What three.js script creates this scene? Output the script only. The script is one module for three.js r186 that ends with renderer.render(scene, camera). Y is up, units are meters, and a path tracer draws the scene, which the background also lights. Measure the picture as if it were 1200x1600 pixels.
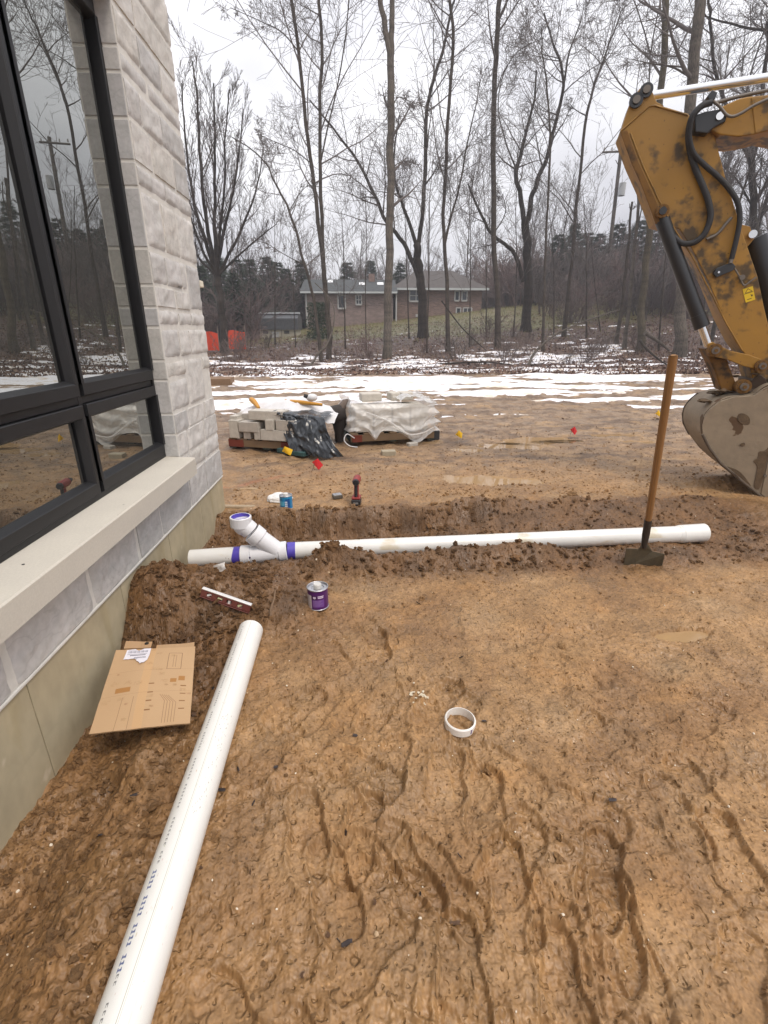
import * as THREE from 'three';
import { mergeGeometries } from 'three/addons/utils/BufferGeometryUtils.js';
import { RoundedBoxGeometry } from 'three/addons/geometries/RoundedBoxGeometry.js';
import { ImprovedNoise } from 'three/addons/math/ImprovedNoise.js';

// ---------------------------------------------------------------- camera, sky, sun, exposure
const W = 768, HGT = 1024;
const scene = new THREE.Scene();
const F = 760, PITCH = THREE.MathUtils.degToRad(20.5), YAW = THREE.MathUtils.degToRad(2.5), EYE = 1.4;
const camera = new THREE.PerspectiveCamera(2 * Math.atan(800 / F) * 180 / Math.PI, W / HGT, 0.05, 1500);
camera.position.set(0, EYE, 0);
camera.rotation.order = 'YXZ';
camera.rotation.y = -YAW; camera.rotation.x = -PITCH;
const renderer = new THREE.WebGLRenderer({ antialias: true });
renderer.setSize(W, HGT);
renderer.toneMapping = THREE.LinearToneMapping;
renderer.toneMappingExposure = 1.23;
renderer.shadowMap.enabled = true;
renderer.shadowMap.type = THREE.PCFSoftShadowMap;

const inoise = new ImprovedNoise();
const sstep = (a, b, x) => { const t = Math.min(1, Math.max(0, (x - a) / (b - a))); return t * t * (3 - 2 * t); };
const lerp = (a, b, t) => a + (b - a) * t;
const clamp = (x, a, b) => Math.min(b, Math.max(a, x));
const SKY = 1.0, HAZE = .0022;
{ // even overcast sky, brighter overhead, with soft cloud structure; goes all the way round
  const w = 512, h = 256, d = new Float32Array(w * h * 4);
  for (let j = 0; j < h; j++) for (let i = 0; i < w; i++) {
    const el = ((j + .5) / h - .5) * Math.PI, az = ((i + .5) / w - .5) * 2 * Math.PI;
    const x = Math.cos(el) * Math.cos(az), y = Math.sin(el), z = Math.cos(el) * Math.sin(az);
    let n = 0, a = 1, f = 2.2, t = 0;
    for (let o = 0; o < 5; o++) { n += a * inoise.noise(x * f + 11.3, y * f * 1.9 + 4.1, z * f + 7.7); t += a; a *= .55; f *= 2.1; }
    n /= t;
    let L = y > 0 ? .61 + .84 * Math.min(1, y * 1.02) : .61 + y * .4;
    L *= 1 + .8 * n; L = Math.max(.12, L) * SKY;
    const cool = .5 + n;
    const k = (j * w + i) * 4;
    d[k] = L * lerp(.955, .99, cool); d[k + 1] = L * lerp(.96, .985, cool); d[k + 2] = L * lerp(1.055, 1.0, cool); d[k + 3] = 1;
  }
  const tex = new THREE.DataTexture(d, w, h, THREE.RGBAFormat, THREE.FloatType);
  tex.mapping = THREE.EquirectangularReflectionMapping;
  tex.magFilter = THREE.LinearFilter; tex.minFilter = THREE.LinearFilter; tex.wrapS = THREE.RepeatWrapping;
  tex.needsUpdate = true;
  scene.background = tex; scene.environment = tex;
}
const sun = new THREE.DirectionalLight(0xfff1e0, 1.5);
sun.position.set(9, 22, 6); sun.target.position.set(0, 0, -4);
sun.shadow.radius = 30; sun.shadow.mapSize.set(2048, 2048);
Object.assign(sun.shadow.camera, { left: -25, right: 25, top: 25, bottom: -25, near: 1, far: 80 });
scene.add(sun, sun.target);

// ---------------------------------------------------------------- helpers
function rngOf(seed) { let a = seed >>> 0; return () => { a |= 0; a = a + 0x6D2B79F5 | 0; let t = Math.imul(a ^ a >>> 15, 1 | a); t = t + Math.imul(t ^ t >>> 7, 61 | t) ^ t; return ((t ^ t >>> 14) >>> 0) / 4294967296; }; }
const V = (x, y, z) => new THREE.Vector3(x, y, z);
const PERM = new Uint8Array(512), G2 = [];
{ const r = rngOf(77), p = [...Array(256).keys()]; for (let i = 255; i > 0; i--) { const j = Math.floor(r() * (i + 1)); [p[i], p[j]] = [p[j], p[i]]; } for (let i = 0; i < 512; i++) PERM[i] = p[i & 255]; for (let i = 0; i < 16; i++) G2.push(Math.cos(i / 16 * 2 * Math.PI), Math.sin(i / 16 * 2 * Math.PI)); }
function N(x, y, per = 0) { // gradient noise about -0.7..0.7, optionally periodic
  const xf = Math.floor(x), yf = Math.floor(y), u = x - xf, v = y - yf;
  let x0 = xf, x1 = xf + 1, y0 = yf, y1 = yf + 1;
  if (per) { x0 = ((x0 % per) + per) % per; x1 = ((x1 % per) + per) % per; y0 = ((y0 % per) + per) % per; y1 = ((y1 % per) + per) % per; }
  const g = (i, j, a, b) => { const k = (PERM[(PERM[i & 255] + j) & 255] & 15) * 2; return G2[k] * a + G2[k + 1] * b; };
  const su = u * u * u * (u * (u * 6 - 15) + 10), sv = v * v * v * (v * (v * 6 - 15) + 10);
  return lerp(lerp(g(x0, y0, u, v), g(x1, y0, u - 1, v), su), lerp(g(x0, y1, u, v - 1), g(x1, y1, u - 1, v - 1), su), sv);
}
function fbm(x, y, o = 4, per = 0) { let s = 0, a = 1, t = 0; for (let i = 0; i < o; i++) { s += a * N(x, y, per); t += a; a *= .5; x = x * 2 + (per ? 0 : 13.7); y = y * 2 + (per ? 0 : 5.1); per *= 2; } return s / t * 1.4; }
// meet the ground along a sight line
function hit(px, py) { const r = ray(px, py).normalize(), q = camera.position.clone(); for (let i = 0; i < 4000; i++) { const h = q.y - groundY(q.x, q.z); if (h < .002) break; q.addScaledVector(r, Math.max(.003, h * .35)); } return q; }
// rays of the photograph, used only to read places out of it
const cy = Math.cos(YAW), sy = Math.sin(YAW), cp = Math.cos(PITCH), sp = Math.sin(PITCH);
const FW = V(sy * cp, -sp, -cy * cp), RT = V(cy, 0, sy), UP = RT.clone().cross(FW);
const ray = (px, py) => FW.clone().multiplyScalar(F).addScaledVector(RT, px - 600).addScaledVector(UP, 800 - py);
function atZ(px, py, z) { const r = ray(px, py); return r.multiplyScalar(z / r.z).add(camera.position); }
function atX(px, py, x) { const r = ray(px, py); return r.multiplyScalar(x / r.x).add(camera.position); }
function atY(px, py, y) { const r = ray(px, py); return r.multiplyScalar((y - EYE) / r.y).add(camera.position); }

const used = new Map();
function numbered(name) { const n = used.get(name) || 0; used.set(name, n + 1); return n ? `${name}_${String(n).padStart(3, '0')}` : name; }
function tag(o, label, category, group, kind) { if (label) o.userData.label = label; if (category) o.userData.category = category; if (group) o.userData.group = group; if (kind) o.userData.kind = kind; return o; }
function thing(name, label, category, pos, turn = 0, group) { const g = new THREE.Group(); g.name = numbered(name); if (pos) g.position.copy(pos); g.rotation.y = turn; scene.add(g); return tag(g, label, category, group); }
function part(name, geo, mat, parent, label) { const m = new THREE.Mesh(geo, mat); m.name = name; parent.add(m); if (label) m.userData.label = label; return m; }
function solo(name, geo, mat, label, category, group, kind) { const m = new THREE.Mesh(geo, mat); m.name = numbered(name); scene.add(m); return tag(m, label, category, group, kind); }
function dup(root, name, pos, turn, label, group) { const r = root.clone(); r.name = numbered(name); scene.add(r); if (pos) r.position.copy(pos); if (turn !== undefined) r.rotation.y = turn; r.userData = { ...root.userData }; if (label) r.userData.label = label; if (group) r.userData.group = group; return r; }
const std = (o) => new THREE.MeshStandardMaterial({ roughness: .85, metalness: 0, ...o });
const rgb = (r, g, b) => new THREE.Color().setRGB(r, g, b);
function tex(w, h, fn, { srgb = true, repeat = true } = {}) { // fn(u,v) -> [r,g,b] or number, 0..1 (as displayed)
  const d = new Uint8Array(w * h * 4);
  for (let j = 0; j < h; j++) for (let i = 0; i < w; i++) { const c = fn(i / w, j / h), k = (j * w + i) * 4; if (typeof c === 'number') d[k] = d[k + 1] = d[k + 2] = clamp(c, 0, 1) * 255; else { d[k] = clamp(c[0], 0, 1) * 255; d[k + 1] = clamp(c[1], 0, 1) * 255; d[k + 2] = clamp(c[2], 0, 1) * 255; } d[k + 3] = 255; }
  const t = new THREE.DataTexture(d, w, h); t.magFilter = THREE.LinearFilter; t.minFilter = THREE.LinearMipmapLinearFilter; t.generateMipmaps = true;
  if (srgb) t.colorSpace = THREE.SRGBColorSpace; if (repeat) t.wrapS = t.wrapT = THREE.RepeatWrapping; t.needsUpdate = true; return t;
}
function canvasTex(w, h, draw) { const c = document.createElement('canvas'); c.width = w; c.height = h; draw(c.getContext('2d'), w, h); const t = new THREE.CanvasTexture(c); t.colorSpace = THREE.SRGBColorSpace; return t; }
const rep = (t, a, b) => { const c = t.clone(); c.repeat.set(a, b); c.needsUpdate = true; return c; };
const box = (w, h, d, x = 0, y = 0, z = 0) => { const g = new THREE.BoxGeometry(w, h, d); g.translate(x, y, z); return g; };
const rbox = (w, h, d, x = 0, y = 0, z = 0, r = .004, s = 1) => { const g = new RoundedBoxGeometry(w, h, d, s, Math.min(r, w / 2.1, h / 2.1, d / 2.1)); g.translate(x, y, z); return g; };
function metreUV(g, s = 1) { // box mapping in metres by dominant normal
  const p = g.attributes.position, n = g.attributes.normal, uv = new Float32Array(p.count * 2);
  for (let i = 0; i < p.count; i++) { const ax = Math.abs(n.getX(i)), ay = Math.abs(n.getY(i)), az = Math.abs(n.getZ(i)); let a, b; if (ax >= ay && ax >= az) { a = p.getZ(i); b = p.getY(i); } else if (ay >= az) { a = p.getX(i); b = p.getZ(i); } else { a = p.getX(i); b = p.getY(i); } uv[i * 2] = a * s; uv[i * 2 + 1] = b * s; }
  g.setAttribute('uv', new THREE.BufferAttribute(uv, 2)); return g;
}
class Tubes { // collects tapered tubes into one geometry
  constructor() { this.p = []; this.n = []; this.u = []; this.i = []; }
  add(pts, rad, sides = 5, cap = false) {
    const T = V(0, 0, 0), A = V(0, 0, 0), B = V(0, 0, 0), base = this.p.length / 3; let len = 0;
    for (let k = 0; k < pts.length; k++) {
      const a = pts[Math.max(0, k - 1)], b = pts[Math.min(pts.length - 1, k + 1)];
      T.subVectors(b, a).normalize();
      if (k === 0) { A.set(Math.abs(T.y) > .9 ? 1 : 0, Math.abs(T.y) > .9 ? 0 : 1, 0); A.addScaledVector(T, -A.dot(T)).normalize(); } else { A.addScaledVector(T, -A.dot(T)).normalize(); len += pts[k].distanceTo(pts[k - 1]); }
      B.crossVectors(T, A);
      const r = typeof rad === 'number' ? rad : rad[k];
      for (let s = 0; s <= sides; s++) { const an = s / sides * Math.PI * 2, c = Math.cos(an), d = Math.sin(an); const nx = A.x * c + B.x * d, ny = A.y * c + B.y * d, nz = A.z * c + B.z * d; this.p.push(pts[k].x + nx * r, pts[k].y + ny * r, pts[k].z + nz * r); this.n.push(nx, ny, nz); this.u.push(s / sides, len); }
    }
    const m = sides + 1;
    for (let k = 0; k < pts.length - 1; k++) for (let s = 0; s < sides; s++) { const a = base + k * m + s; this.i.push(a, a + 1, a + m, a + 1, a + m + 1, a + m); }
    if (cap) for (const e of [0, pts.length - 1]) { const c = this.p.length / 3, q = pts[e], t = e ? pts[e].clone().sub(pts[e - 1]).normalize() : pts[0].clone().sub(pts[1]).normalize(); this.p.push(q.x, q.y, q.z); this.n.push(t.x, t.y, t.z); this.u.push(.5, 0); for (let s = 0; s <= sides; s++) { const o = (base + e * m + s) * 3; this.p.push(this.p[o], this.p[o + 1], this.p[o + 2]); this.n.push(t.x, t.y, t.z); this.u.push(.5, 0); } for (let s = 0; s < sides; s++) e ? this.i.push(c, c + 1 + s, c + 2 + s) : this.i.push(c, c + 2 + s, c + 1 + s); }
    return this;
  }
  geo() { const g = new THREE.BufferGeometry(); g.setAttribute('position', new THREE.Float32BufferAttribute(this.p, 3)); g.setAttribute('normal', new THREE.Float32BufferAttribute(this.n, 3)); g.setAttribute('uv', new THREE.Float32BufferAttribute(this.u, 2)); g.setIndex(this.i); return g; }
}
const curvePts = (pts, n) => new THREE.CatmullRomCurve3(pts, false, 'centripetal').getPoints(n);
function tubeGeo(pts, r, sides = 8, cap = true, n = 0) { let rr = r; if (n && Array.isArray(r)) rr = [...Array(n + 1).keys()].map(i => { const t = i / n * (r.length - 1), k = Math.min(r.length - 2, Math.floor(t)); return lerp(r[k], r[k + 1], t - k); }); return new Tubes().add(n ? curvePts(pts, n) : pts, rr, sides, cap).geo(); }
function aim(g, a, b) { // geometry made along +y from 0, laid from a towards b
  const q = new THREE.Quaternion().setFromUnitVectors(V(0, 1, 0), b.clone().sub(a).normalize()); g.applyQuaternion(q); g.translate(a.x, a.y, a.z); return g;
}
function pipeGeo(ro, ri, len, seg = 48) { const b = .004; const P = [[ri, 0], [ro - b, 0], [ro, b], [ro, len - b], [ro - b, len], [ri, len], [ri, 0]].map(q => new THREE.Vector2(...q)); const g = new THREE.LatheGeometry(P, seg); const q = creased(g), uv = q.attributes.uv, p = q.attributes.position; for (let i = 0; i < uv.count; i++) uv.setXY(i, uv.getX(i) * .36 * 1.4, p.getY(i) * 1.1); return q; }
function creased(g, ang = .6) { // split normals at sharp edges of lathe-like geometry
  const n = g.toNonIndexed(); n.computeVertexNormals(); const p = n.attributes.position, nn = n.attributes.normal, map = new Map();
  const key = i => `${p.getX(i).toFixed(4)},${p.getY(i).toFixed(4)},${p.getZ(i).toFixed(4)}`;
  for (let i = 0; i < p.count; i++) { const k = key(i); if (!map.has(k)) map.set(k, []); map.get(k).push(i); }
  const out = new Float32Array(p.count * 3), ca = Math.cos(ang);
  for (const list of map.values()) for (const i of list) { let x = 0, y = 0, z = 0; for (const j of list) { const d = nn.getX(i) * nn.getX(j) + nn.getY(i) * nn.getY(j) + nn.getZ(i) * nn.getZ(j); if (d > ca) { x += nn.getX(j); y += nn.getY(j); z += nn.getZ(j); } } const l = Math.hypot(x, y, z) || 1; out[i * 3] = x / l; out[i * 3 + 1] = y / l; out[i * 3 + 2] = z / l; }
  n.setAttribute('normal', new THREE.BufferAttribute(out, 3)); return n;
}

// ---------------------------------------------------------------- terrain
const WALL = -1.175;
const pipeZ = x => -2.93 - .055 * x;           // centre line of the long pipe in the trench
function base(x, z) {                            // smooth lie of the land
  const R = clamp(.95 + (x + 10) * .105, .75, 4.2);
  let y = R * sstep(19, 47, -z);
  y += .5 * sstep(60, 140, -z);
  y += z < -8 ? .06 * N(x * .22, z * .22) * sstep(8, 12, -z) + .12 * N(x * .13 + 4, z * .3) * sstep(17, 22, -z) : 0;
  // dug strip along the wall
  y -= .15 * sstep(-.72, -1.02, x) * sstep(-2.35, -1.7, z);
  y -= .03 * sstep(-.45, -.8, x) * sstep(-2.5, -1.9, z);
  return y;
}
const PUD = [[765, 750, .42, .15, .1], [800, 697, .30, .16, .2], [845, 688, .5, .2, 0], [735, 703, .2, .08, .1], [880, 690, .3, .1, 0], [965, 680, .32, .07, .1], [940, 668, .2, .07, .1], [1005, 690, .25, .09, .3], [1065, 990, .13, .045, -.1]].map(([px, py, a, b, t]) => { const q = atY(px, py, 0); return { x: q.x, z: q.z, a, b, t }; });
function pudAt(x, z) { let m = 0; for (const q of PUD) { const dx = x - q.x, dz = z - q.z; if (Math.abs(dx) > 1.2 || Math.abs(dz) > 1) continue; const c = Math.cos(q.t), s = Math.sin(q.t), u = (dx * c + dz * s) / q.a, v = (-dx * s + dz * c) / q.b; const r = Math.sqrt(u * u + v * v) + .35 * N(x * 5, z * 9); m = Math.max(m, 1 - sstep(.75, 1.35, r)); } return m; }
function trench(x, z) {                          // dug channel, spoil and pile: height to add
  let h = 0; const c = pipeZ(x), e = .07 * N(x * 2.1 + 3, z * .5) + .045 * N(x * 6.3, 2.2) + .02 * N(x * 17, z * 9);
  const along = sstep(-1.3, -1.05, x) * (1 - sstep(1.1, 1.9, x));
  const far = c - .74 + e, deep = lerp(.17, .07, sstep(.1, 1.6, x));
  // floor between the pipe and the far bank
  const inside = sstep(far - .05, far + .08, z) * (1 - sstep(c - .10, c + .10, z));
  h -= deep * along * inside;
  h -= .035 * along * (1 - sstep(.02, .09, Math.abs(z - c)));
  h += .035 * along * Math.exp(-(((z - far + .09) / .07) ** 2)) * (1 + 1.2 * N(x * 5, 7.7));       // spoil on the far edge
  h += .05 * sstep(.6, 1.1, x) * (1 - sstep(2.6, 3.4, x)) * Math.exp(-(((z - far - .02) / .2) ** 2)) * (1 + N(x * 4, z * 4));
  // spoil on the near side
  const near = Math.exp(-(((z - c - .15 - .03 * N(x * 3, 1)) / .085) ** 2));
  const nm = sstep(-.42, -.22, x) * (1 - sstep(1.1, 1.5, x));
  h += (.075 + .05 * N(x * 4.1, 3.3) + .03 * N(x * 11, z * 11)) * nm * near;
  h += .03 * sstep(1.3, 1.6, x) * (1 - sstep(2.3, 2.8, x)) * Math.exp(-(((z - c - .2) / .1) ** 2)) * (1 + N(x * 7, z * 7));
  h += .055 * Math.exp(-(((x + .2) / .22) ** 2 + ((z + 2.7) / .12) ** 2));
  // heap against the wall
  const rx = (x + 1.06) / .40, rz = (z + 2.26) / .31; const r = Math.sqrt(rx * rx + rz * rz) + .18 * N(x * 5, z * 5);
  h += .24 * (1 - sstep(.15, 1.15, r));
  h += .09 * Math.exp(-(((x + .62) / .3) ** 2 + ((z + 2.35) / .22) ** 2));
  // chunk and hole by the cardboard
  h += .05 * Math.exp(-(((x + .8) / .06) ** 2 + ((z + 1.33) / .07) ** 2)) - .06 * Math.exp(-(((x + .93) / .05) ** 2 + ((z + 1.28) / .1) ** 2));
  return h;
}
function roughAt(x, z) {
  const c = pipeZ(x);
  let m = (1 - sstep(-.66, -.48, x + .05 * N(x * 3, z * 3))) * sstep(-2.75, -2.4, z) ;
  m = Math.max(m, (1 - sstep(-.42, -.1, x + .15 * N(z * 3, x * 2))) * sstep(-2.9, -2.6, z) * (1 - sstep(-2.2, -1.85, z)));
  m = Math.max(m, sstep(c - 1.0, c - .72, z) * (1 - sstep(c + .28, c + .5, z + .12 * N(x * 2.5, z * 2.5))) * (1 - sstep(3.0, 3.8, x)));
  return m;
}
// boot prints: floor pressed down, rim pushed up, sharp edges
const stamps = [], cells = new Map();
{ const r = rngOf(5);
  const put = (x, z, t, L, Wd, d) => { const s = { x, z, c: Math.cos(t), s: Math.sin(t), L, W: Wd, d, k: r() * 10 }; stamps.push(s); for (let i = Math.floor((x - L) / .25); i <= Math.floor((x + L) / .25); i++) for (let j = Math.floor((z - L) / .25); j <= Math.floor((z + L) / .25); j++) { const k = i * 1000 + j; if (!cells.has(k)) cells.set(k, []); cells.get(k).push(s); } };
  for (let i = 0; i < 210; i++) { const z = -.35 - Math.pow(r(), 1.25) * 3.2, x = -.42 + r() * (1.5 + 1.2 * -z); if (z < -2.35 && r() < .75) continue; put(x, z, (r() - .5) * 2.6 + (r() < .35 ? 1.57 : 0), .135 + r() * .025, .052 + r() * .014, .006 + r() * r() * .022); }
  for (const [px, py, t, d] of [[560, 1300, .3, .024], [480, 1300, -.2, .022], [1060, 1270, .1, .02], [940, 1360, .5, .025], [960, 1440, .35, .022], [1140, 1330, .2, .02], [760, 1250, .25, .022], [800, 1380, 0, .018], [720, 1520, .1, .02], [880, 1540, .1, .02], [610, 1200, .3, .018], [520, 1380, -.3, .02]]) { const q = atY(px, py, 0); put(q.x, q.z, t, .15, .056, d); }
}
function stampAt(x, z) {
  const l = cells.get(Math.floor(x / .25) * 1000 + Math.floor(z / .25)); if (!l) return 0; let h = 0;
  for (const s of l) { const dx = x - s.x, dz = z - s.z, v = (dx * s.c + dz * s.s), u = (-dx * s.s + dz * s.c); if (Math.abs(u) > s.L * 1.35) continue;
    const un = u / s.L, w = s.W * 1.12 * (1 - .22 * Math.exp(-(((un + .15) / .3) ** 2)) + .06 * un); const r = Math.sqrt((Math.abs(un) ** 3.2) + (Math.abs(v / w) ** 2.6)) + .09 * N(x * 24 + s.k, z * 24) + .05 * N(x * 60, z * 60 + s.k);
    const dep = 1 - sstep(.9, 1.0, r), side = .5 + .5 * sstep(-.5, .9, v / w * (s.k > 5 ? 1 : -1) + .5 * un);
    const tr = .5 + .5 * Math.sin(u * 210 + s.k + 1.5 * Math.sin(v * 60 + s.k));
    h += -s.d * .88 * dep * lerp(.6, 1, side) + s.d * (.5 + .9 * N(x * 22 + s.k, z * 22)) * Math.exp(-(((r - 1.12) / .11) ** 2)) * lerp(.4, 1, side) + dep * .0026 * sstep(.35, .65, tr) * sstep(-.2, .1, N(x * 9, z * 9 + s.k)); }
  return clamp(h, -.05, .035);
}
function mud(x, z) {
  const near = 1 - sstep(6, 14, -z), d = -z;
  const wx = x + .06 * N(x * 3.1, z * 3.1 + 9), wz = z + .06 * N(x * 3.1 + 5, z * 3.1);
  let h = .02 * N(x * .9 + 3, z * .9) + .014 * N(x * 2.3, z * 2.3 + 9);
  const rough = roughAt(x, z), flat = 1 - rough;
  const calm = sstep(-1.5, -2.2, z) * (1 - sstep(2.2, 3.6, d)) * .6;      // smoother apron in front of the trench
  const brk = sstep(-.15, .25, N(x * 1.7 + 40, z * 1.7));
  h += .022 * (1 - calm * .7) * fbm(wx * 3.2 + 17, wz * 3.0, 4) * (.5 + brk) + .007 * (1 - brk) * (1 - calm) * (sstep(-.05, .05, N(wx * 4.9, wz * 5.1 + 3)) - .5);
  if (d < 4.6) { const g2 = sstep(-.2, .3, N(x * 2.9 + 9, z * 2.9)); h += g2 * (.018 * (.3 - Math.abs(N(wx * 8, wz * 8))) + .014 * (.3 - Math.abs(N(wx * 19, wz * 19 + 2))) + .006 * N(wx * 34, wz * 34)) * (1 - calm * .5); }
  if (d < 4.6) h += .0045 * (sstep(-.06, .06, N(wx * 13, wz * 11 + 3)) - .5) + .0045 * N(x * 27, z * 27) * (.5 + 1.4 * sstep(-.1, .3, N(x * 4, z * 4 + 8))) + .0026 * N(x * 61, z * 61);
  if (d < 4) h += stampAt(x, z) * (flat * .9 + .1) * (1 - sstep(1.9, 2.4, d) * .8);
  if (rough > 0 && d < 5) { const a = Math.abs(N(x * 8, z * 8)), b = Math.abs(N(x * 19 + 4, z * 19)), c = N(x * 44, z * 44); const e4 = Math.abs(N(x * 37, z * 37 + 5)); h += rough * (.034 * (.35 - a) + .022 * (.3 - b) + .013 * (.3 - e4) + .007 * c + .02 * fbm(x * 4, z * 4, 3)); }
  // churned ground beyond the trench: ruts that run across the view
  const ch = sstep(3.9, 4.8, d) * (1 - sstep(16, 20, d));
  if (ch > 0) h += ch * (.9 + .8 * N(x * .5 + 3, z * .7)) * (.044 * (.3 - Math.abs(N(x * .7 + .25 * z, z * 2.3))) + .036 * (.3 - Math.abs(N(x * 2.1, z * 5.2))) + .019 * N(x * 5, z * 9) + .01 * N(x * 14, z * 20));
  if (d > 16) h += sstep(16, 20, d) * (1 - sstep(60, 80, d)) * (.05 * N(x * 1.3, z * 1.9) + .03 * N(x * 4, z * 4));
  return h;
}
function groundY(x, z) { const b = base(x, z); if (z < -70 || z > 3) return b + .2 * N(x * .1, z * .1); let h = b + (z > -4.6 && z < -.6 ? trench(x, z) : 0) + mud(x, z) * (z > .3 ? .4 : 1); const p = z < -1 && z > -9 ? pudAt(x, z) : 0; if (p > 0) h = lerp(h, b - .05, p); return h; }
function onGround(px, py) { let y = 0, q; for (let i = 0; i < 12; i++) { q = atY(px, py, Math.min(y, 1.3)); y = base(q.x, q.z) * .5 + y * .5; } return V(q.x, base(q.x, q.z), q.z); }
// ---------------------------------------------------------------- ground
const mudMap = tex(1024, 1024, (u, v) => { // grain of wet sandy clay, tiles every 1.3 m
  const P = 1, x = u, y = v;
  const a = fbm(x * 8, y * 8, 5, 8), b = fbm(x * 40, y * 40, 3, 40), c = N(x * 160, y * 160, 160), s = N(x * 90 + .5, y * 90, 90);
  let k = .84 + .16 * a + .13 * b + .09 * c; const grit = s > .47 ? .14 : s < -.5 ? -.16 : 0;
  k += grit; const w = .04 * fbm(x * 5, y * 5, 3, 5);
  return [k + w * .6, k * .985, k * .965 - w];
});
const mudBump = tex(1024, 1024, (u, v) => { const a = fbm(u * 12, v * 12, 6, 12), b = N(u * 70, v * 70, 70), c = N(u * 170, v * 170, 170); const e = fbm(u * 30, v * 30, 4, 30), pit = sstep(.3, .55, N(u * 48, v * 48, 48)), pit2 = sstep(.34, .5, N(u * 110 + .5, v * 110, 110)); return .55 + .26 * a + .10 * b + .06 * c + .12 * e - .22 * pit - .14 * pit2; }, { srgb: false });
const mudRough = tex(512, 512, (u, v) => .70 + .6 * fbm(u * 6, v * 6, 5, 6), { srgb: false });
const mudMat = std({ map: mudMap, bumpMap: mudBump, bumpScale: .032, roughnessMap: mudRough, roughness: .78, vertexColors: true });
const C = { tan: [.445, .265, .118], pale: [.53, .35, .185], brown: [.285, .155, .064], dug: [.215, .114, .048], wet: [.13, .068, .029], grey: [.40, .285, .19], greyd: [.20, .13, .08], orange: [.53, .29, .11], litter: [.105, .062, .047], litter2: [.17, .10, .075], grass: [.17, .165, .055], grass2: [.21, .175, .085], pineFloor: [.07, .05, .035] };
const mixc = (a, b, t) => [lerp(a[0], b[0], t), lerp(a[1], b[1], t), lerp(a[2], b[2], t)];
const LN = [atY(352, 764, 0), atY(468, 741, 0)], LNv = LN[1].clone().sub(LN[0]), LNl = LNv.lengthSq(), LNd = { x: LNv.x, y: LNv.z }; // faded survey paint
function groundColour(x, z) {
  const d = -z; let c = C.tan;
  c = mixc(c, C.brown, .62 * sstep(-.1, .35, fbm(x * 1.7, z * 1.7 + 3, 4)));
  c = mixc(c, C.pale, .45 * sstep(.12, .45, fbm(x * 2.4 + 8, z * 3.1, 4)));
  c = mixc(c, C.orange, .45 * sstep(.25, .45, fbm(x * 3.1 + 2, z * 4.2 + 7, 3)));
  const r = d < 5 ? roughAt(x, z) : 0, wallSide = (1 - sstep(-.6, -.45, x)) * sstep(-1.75, -1.5, z);
  if (r > 0) { const dug = mixc(C.dug, C.wet, sstep(-.1, .4, fbm(x * 4, z * 4, 4))); c = mixc(c, mixc(dug, mixc(C.brown, C.tan, .45 * wallSide), wallSide * .85 + .15 * sstep(.05, .4, fbm(x * 6, z * 6, 3))), r * .92); }
  const ch = sstep(3.7, 5.6, d);
  if (ch > 0) { let g = mixc(C.tan, C.grey, .35 + .65 * sstep(5, 7.5, d)); g = mixc(g, C.greyd, .95 * sstep(-.02, .3, fbm(x * 1.3, z * 3.4, 5)) * sstep(4.2, 5.6, d)); g = mixc(g, C.greyd, .7 * sstep(.05, .3, N(x * 6, z * 13)) * sstep(4.4, 5.4, d)); g = mixc(g, C.pale, .75 * sstep(.1, .35, fbm(x * 1.9 + 30, z * 4, 4))); c = mixc(c, g, ch); }
  { const t = clamp(((x - LN[0].x) * LNd.x + (z - LN[0].z) * LNd.y) / LNl, 0, 1), e = Math.hypot(x - lerp(LN[0].x, LN[1].x, t), z - lerp(LN[0].z, LN[1].z, t)); if (e < .06) c = mixc(c, [.52, .17, .07], .5 * (1 - sstep(.012, .05, e + .03 * N(x * 14, z * 14))) * sstep(-.35, .1, N(x * 5, z * 9))); }
  if (d > 14) {
    let l = mixc(C.litter, C.litter2, sstep(-.15, .35, fbm(x * 1.5, z * 2.2, 4)));
    c = mixc(c, l, sstep(16.5, 20, d + 2.2 * fbm(x * .5, z * .9, 3)));
    const gr = sstep(.1, .35, fbm(x * .22 + 5, z * .3, 3) * .5 + sstep(-30, -36, z) * .75 - .2 * sstep(8, 16, x) - .25 * sstep(16, 26, x) * (1 - sstep(-44, -48, z)));
    c = mixc(c, mixc(C.grass, C.grass2, sstep(-.2, .3, fbm(x * .9, z * 1.2, 3))), gr * sstep(24, 30, d));
    c = mixc(c, C.pineFloor, sstep(52, 62, d) * .8);
  }
  return c;
}
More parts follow.
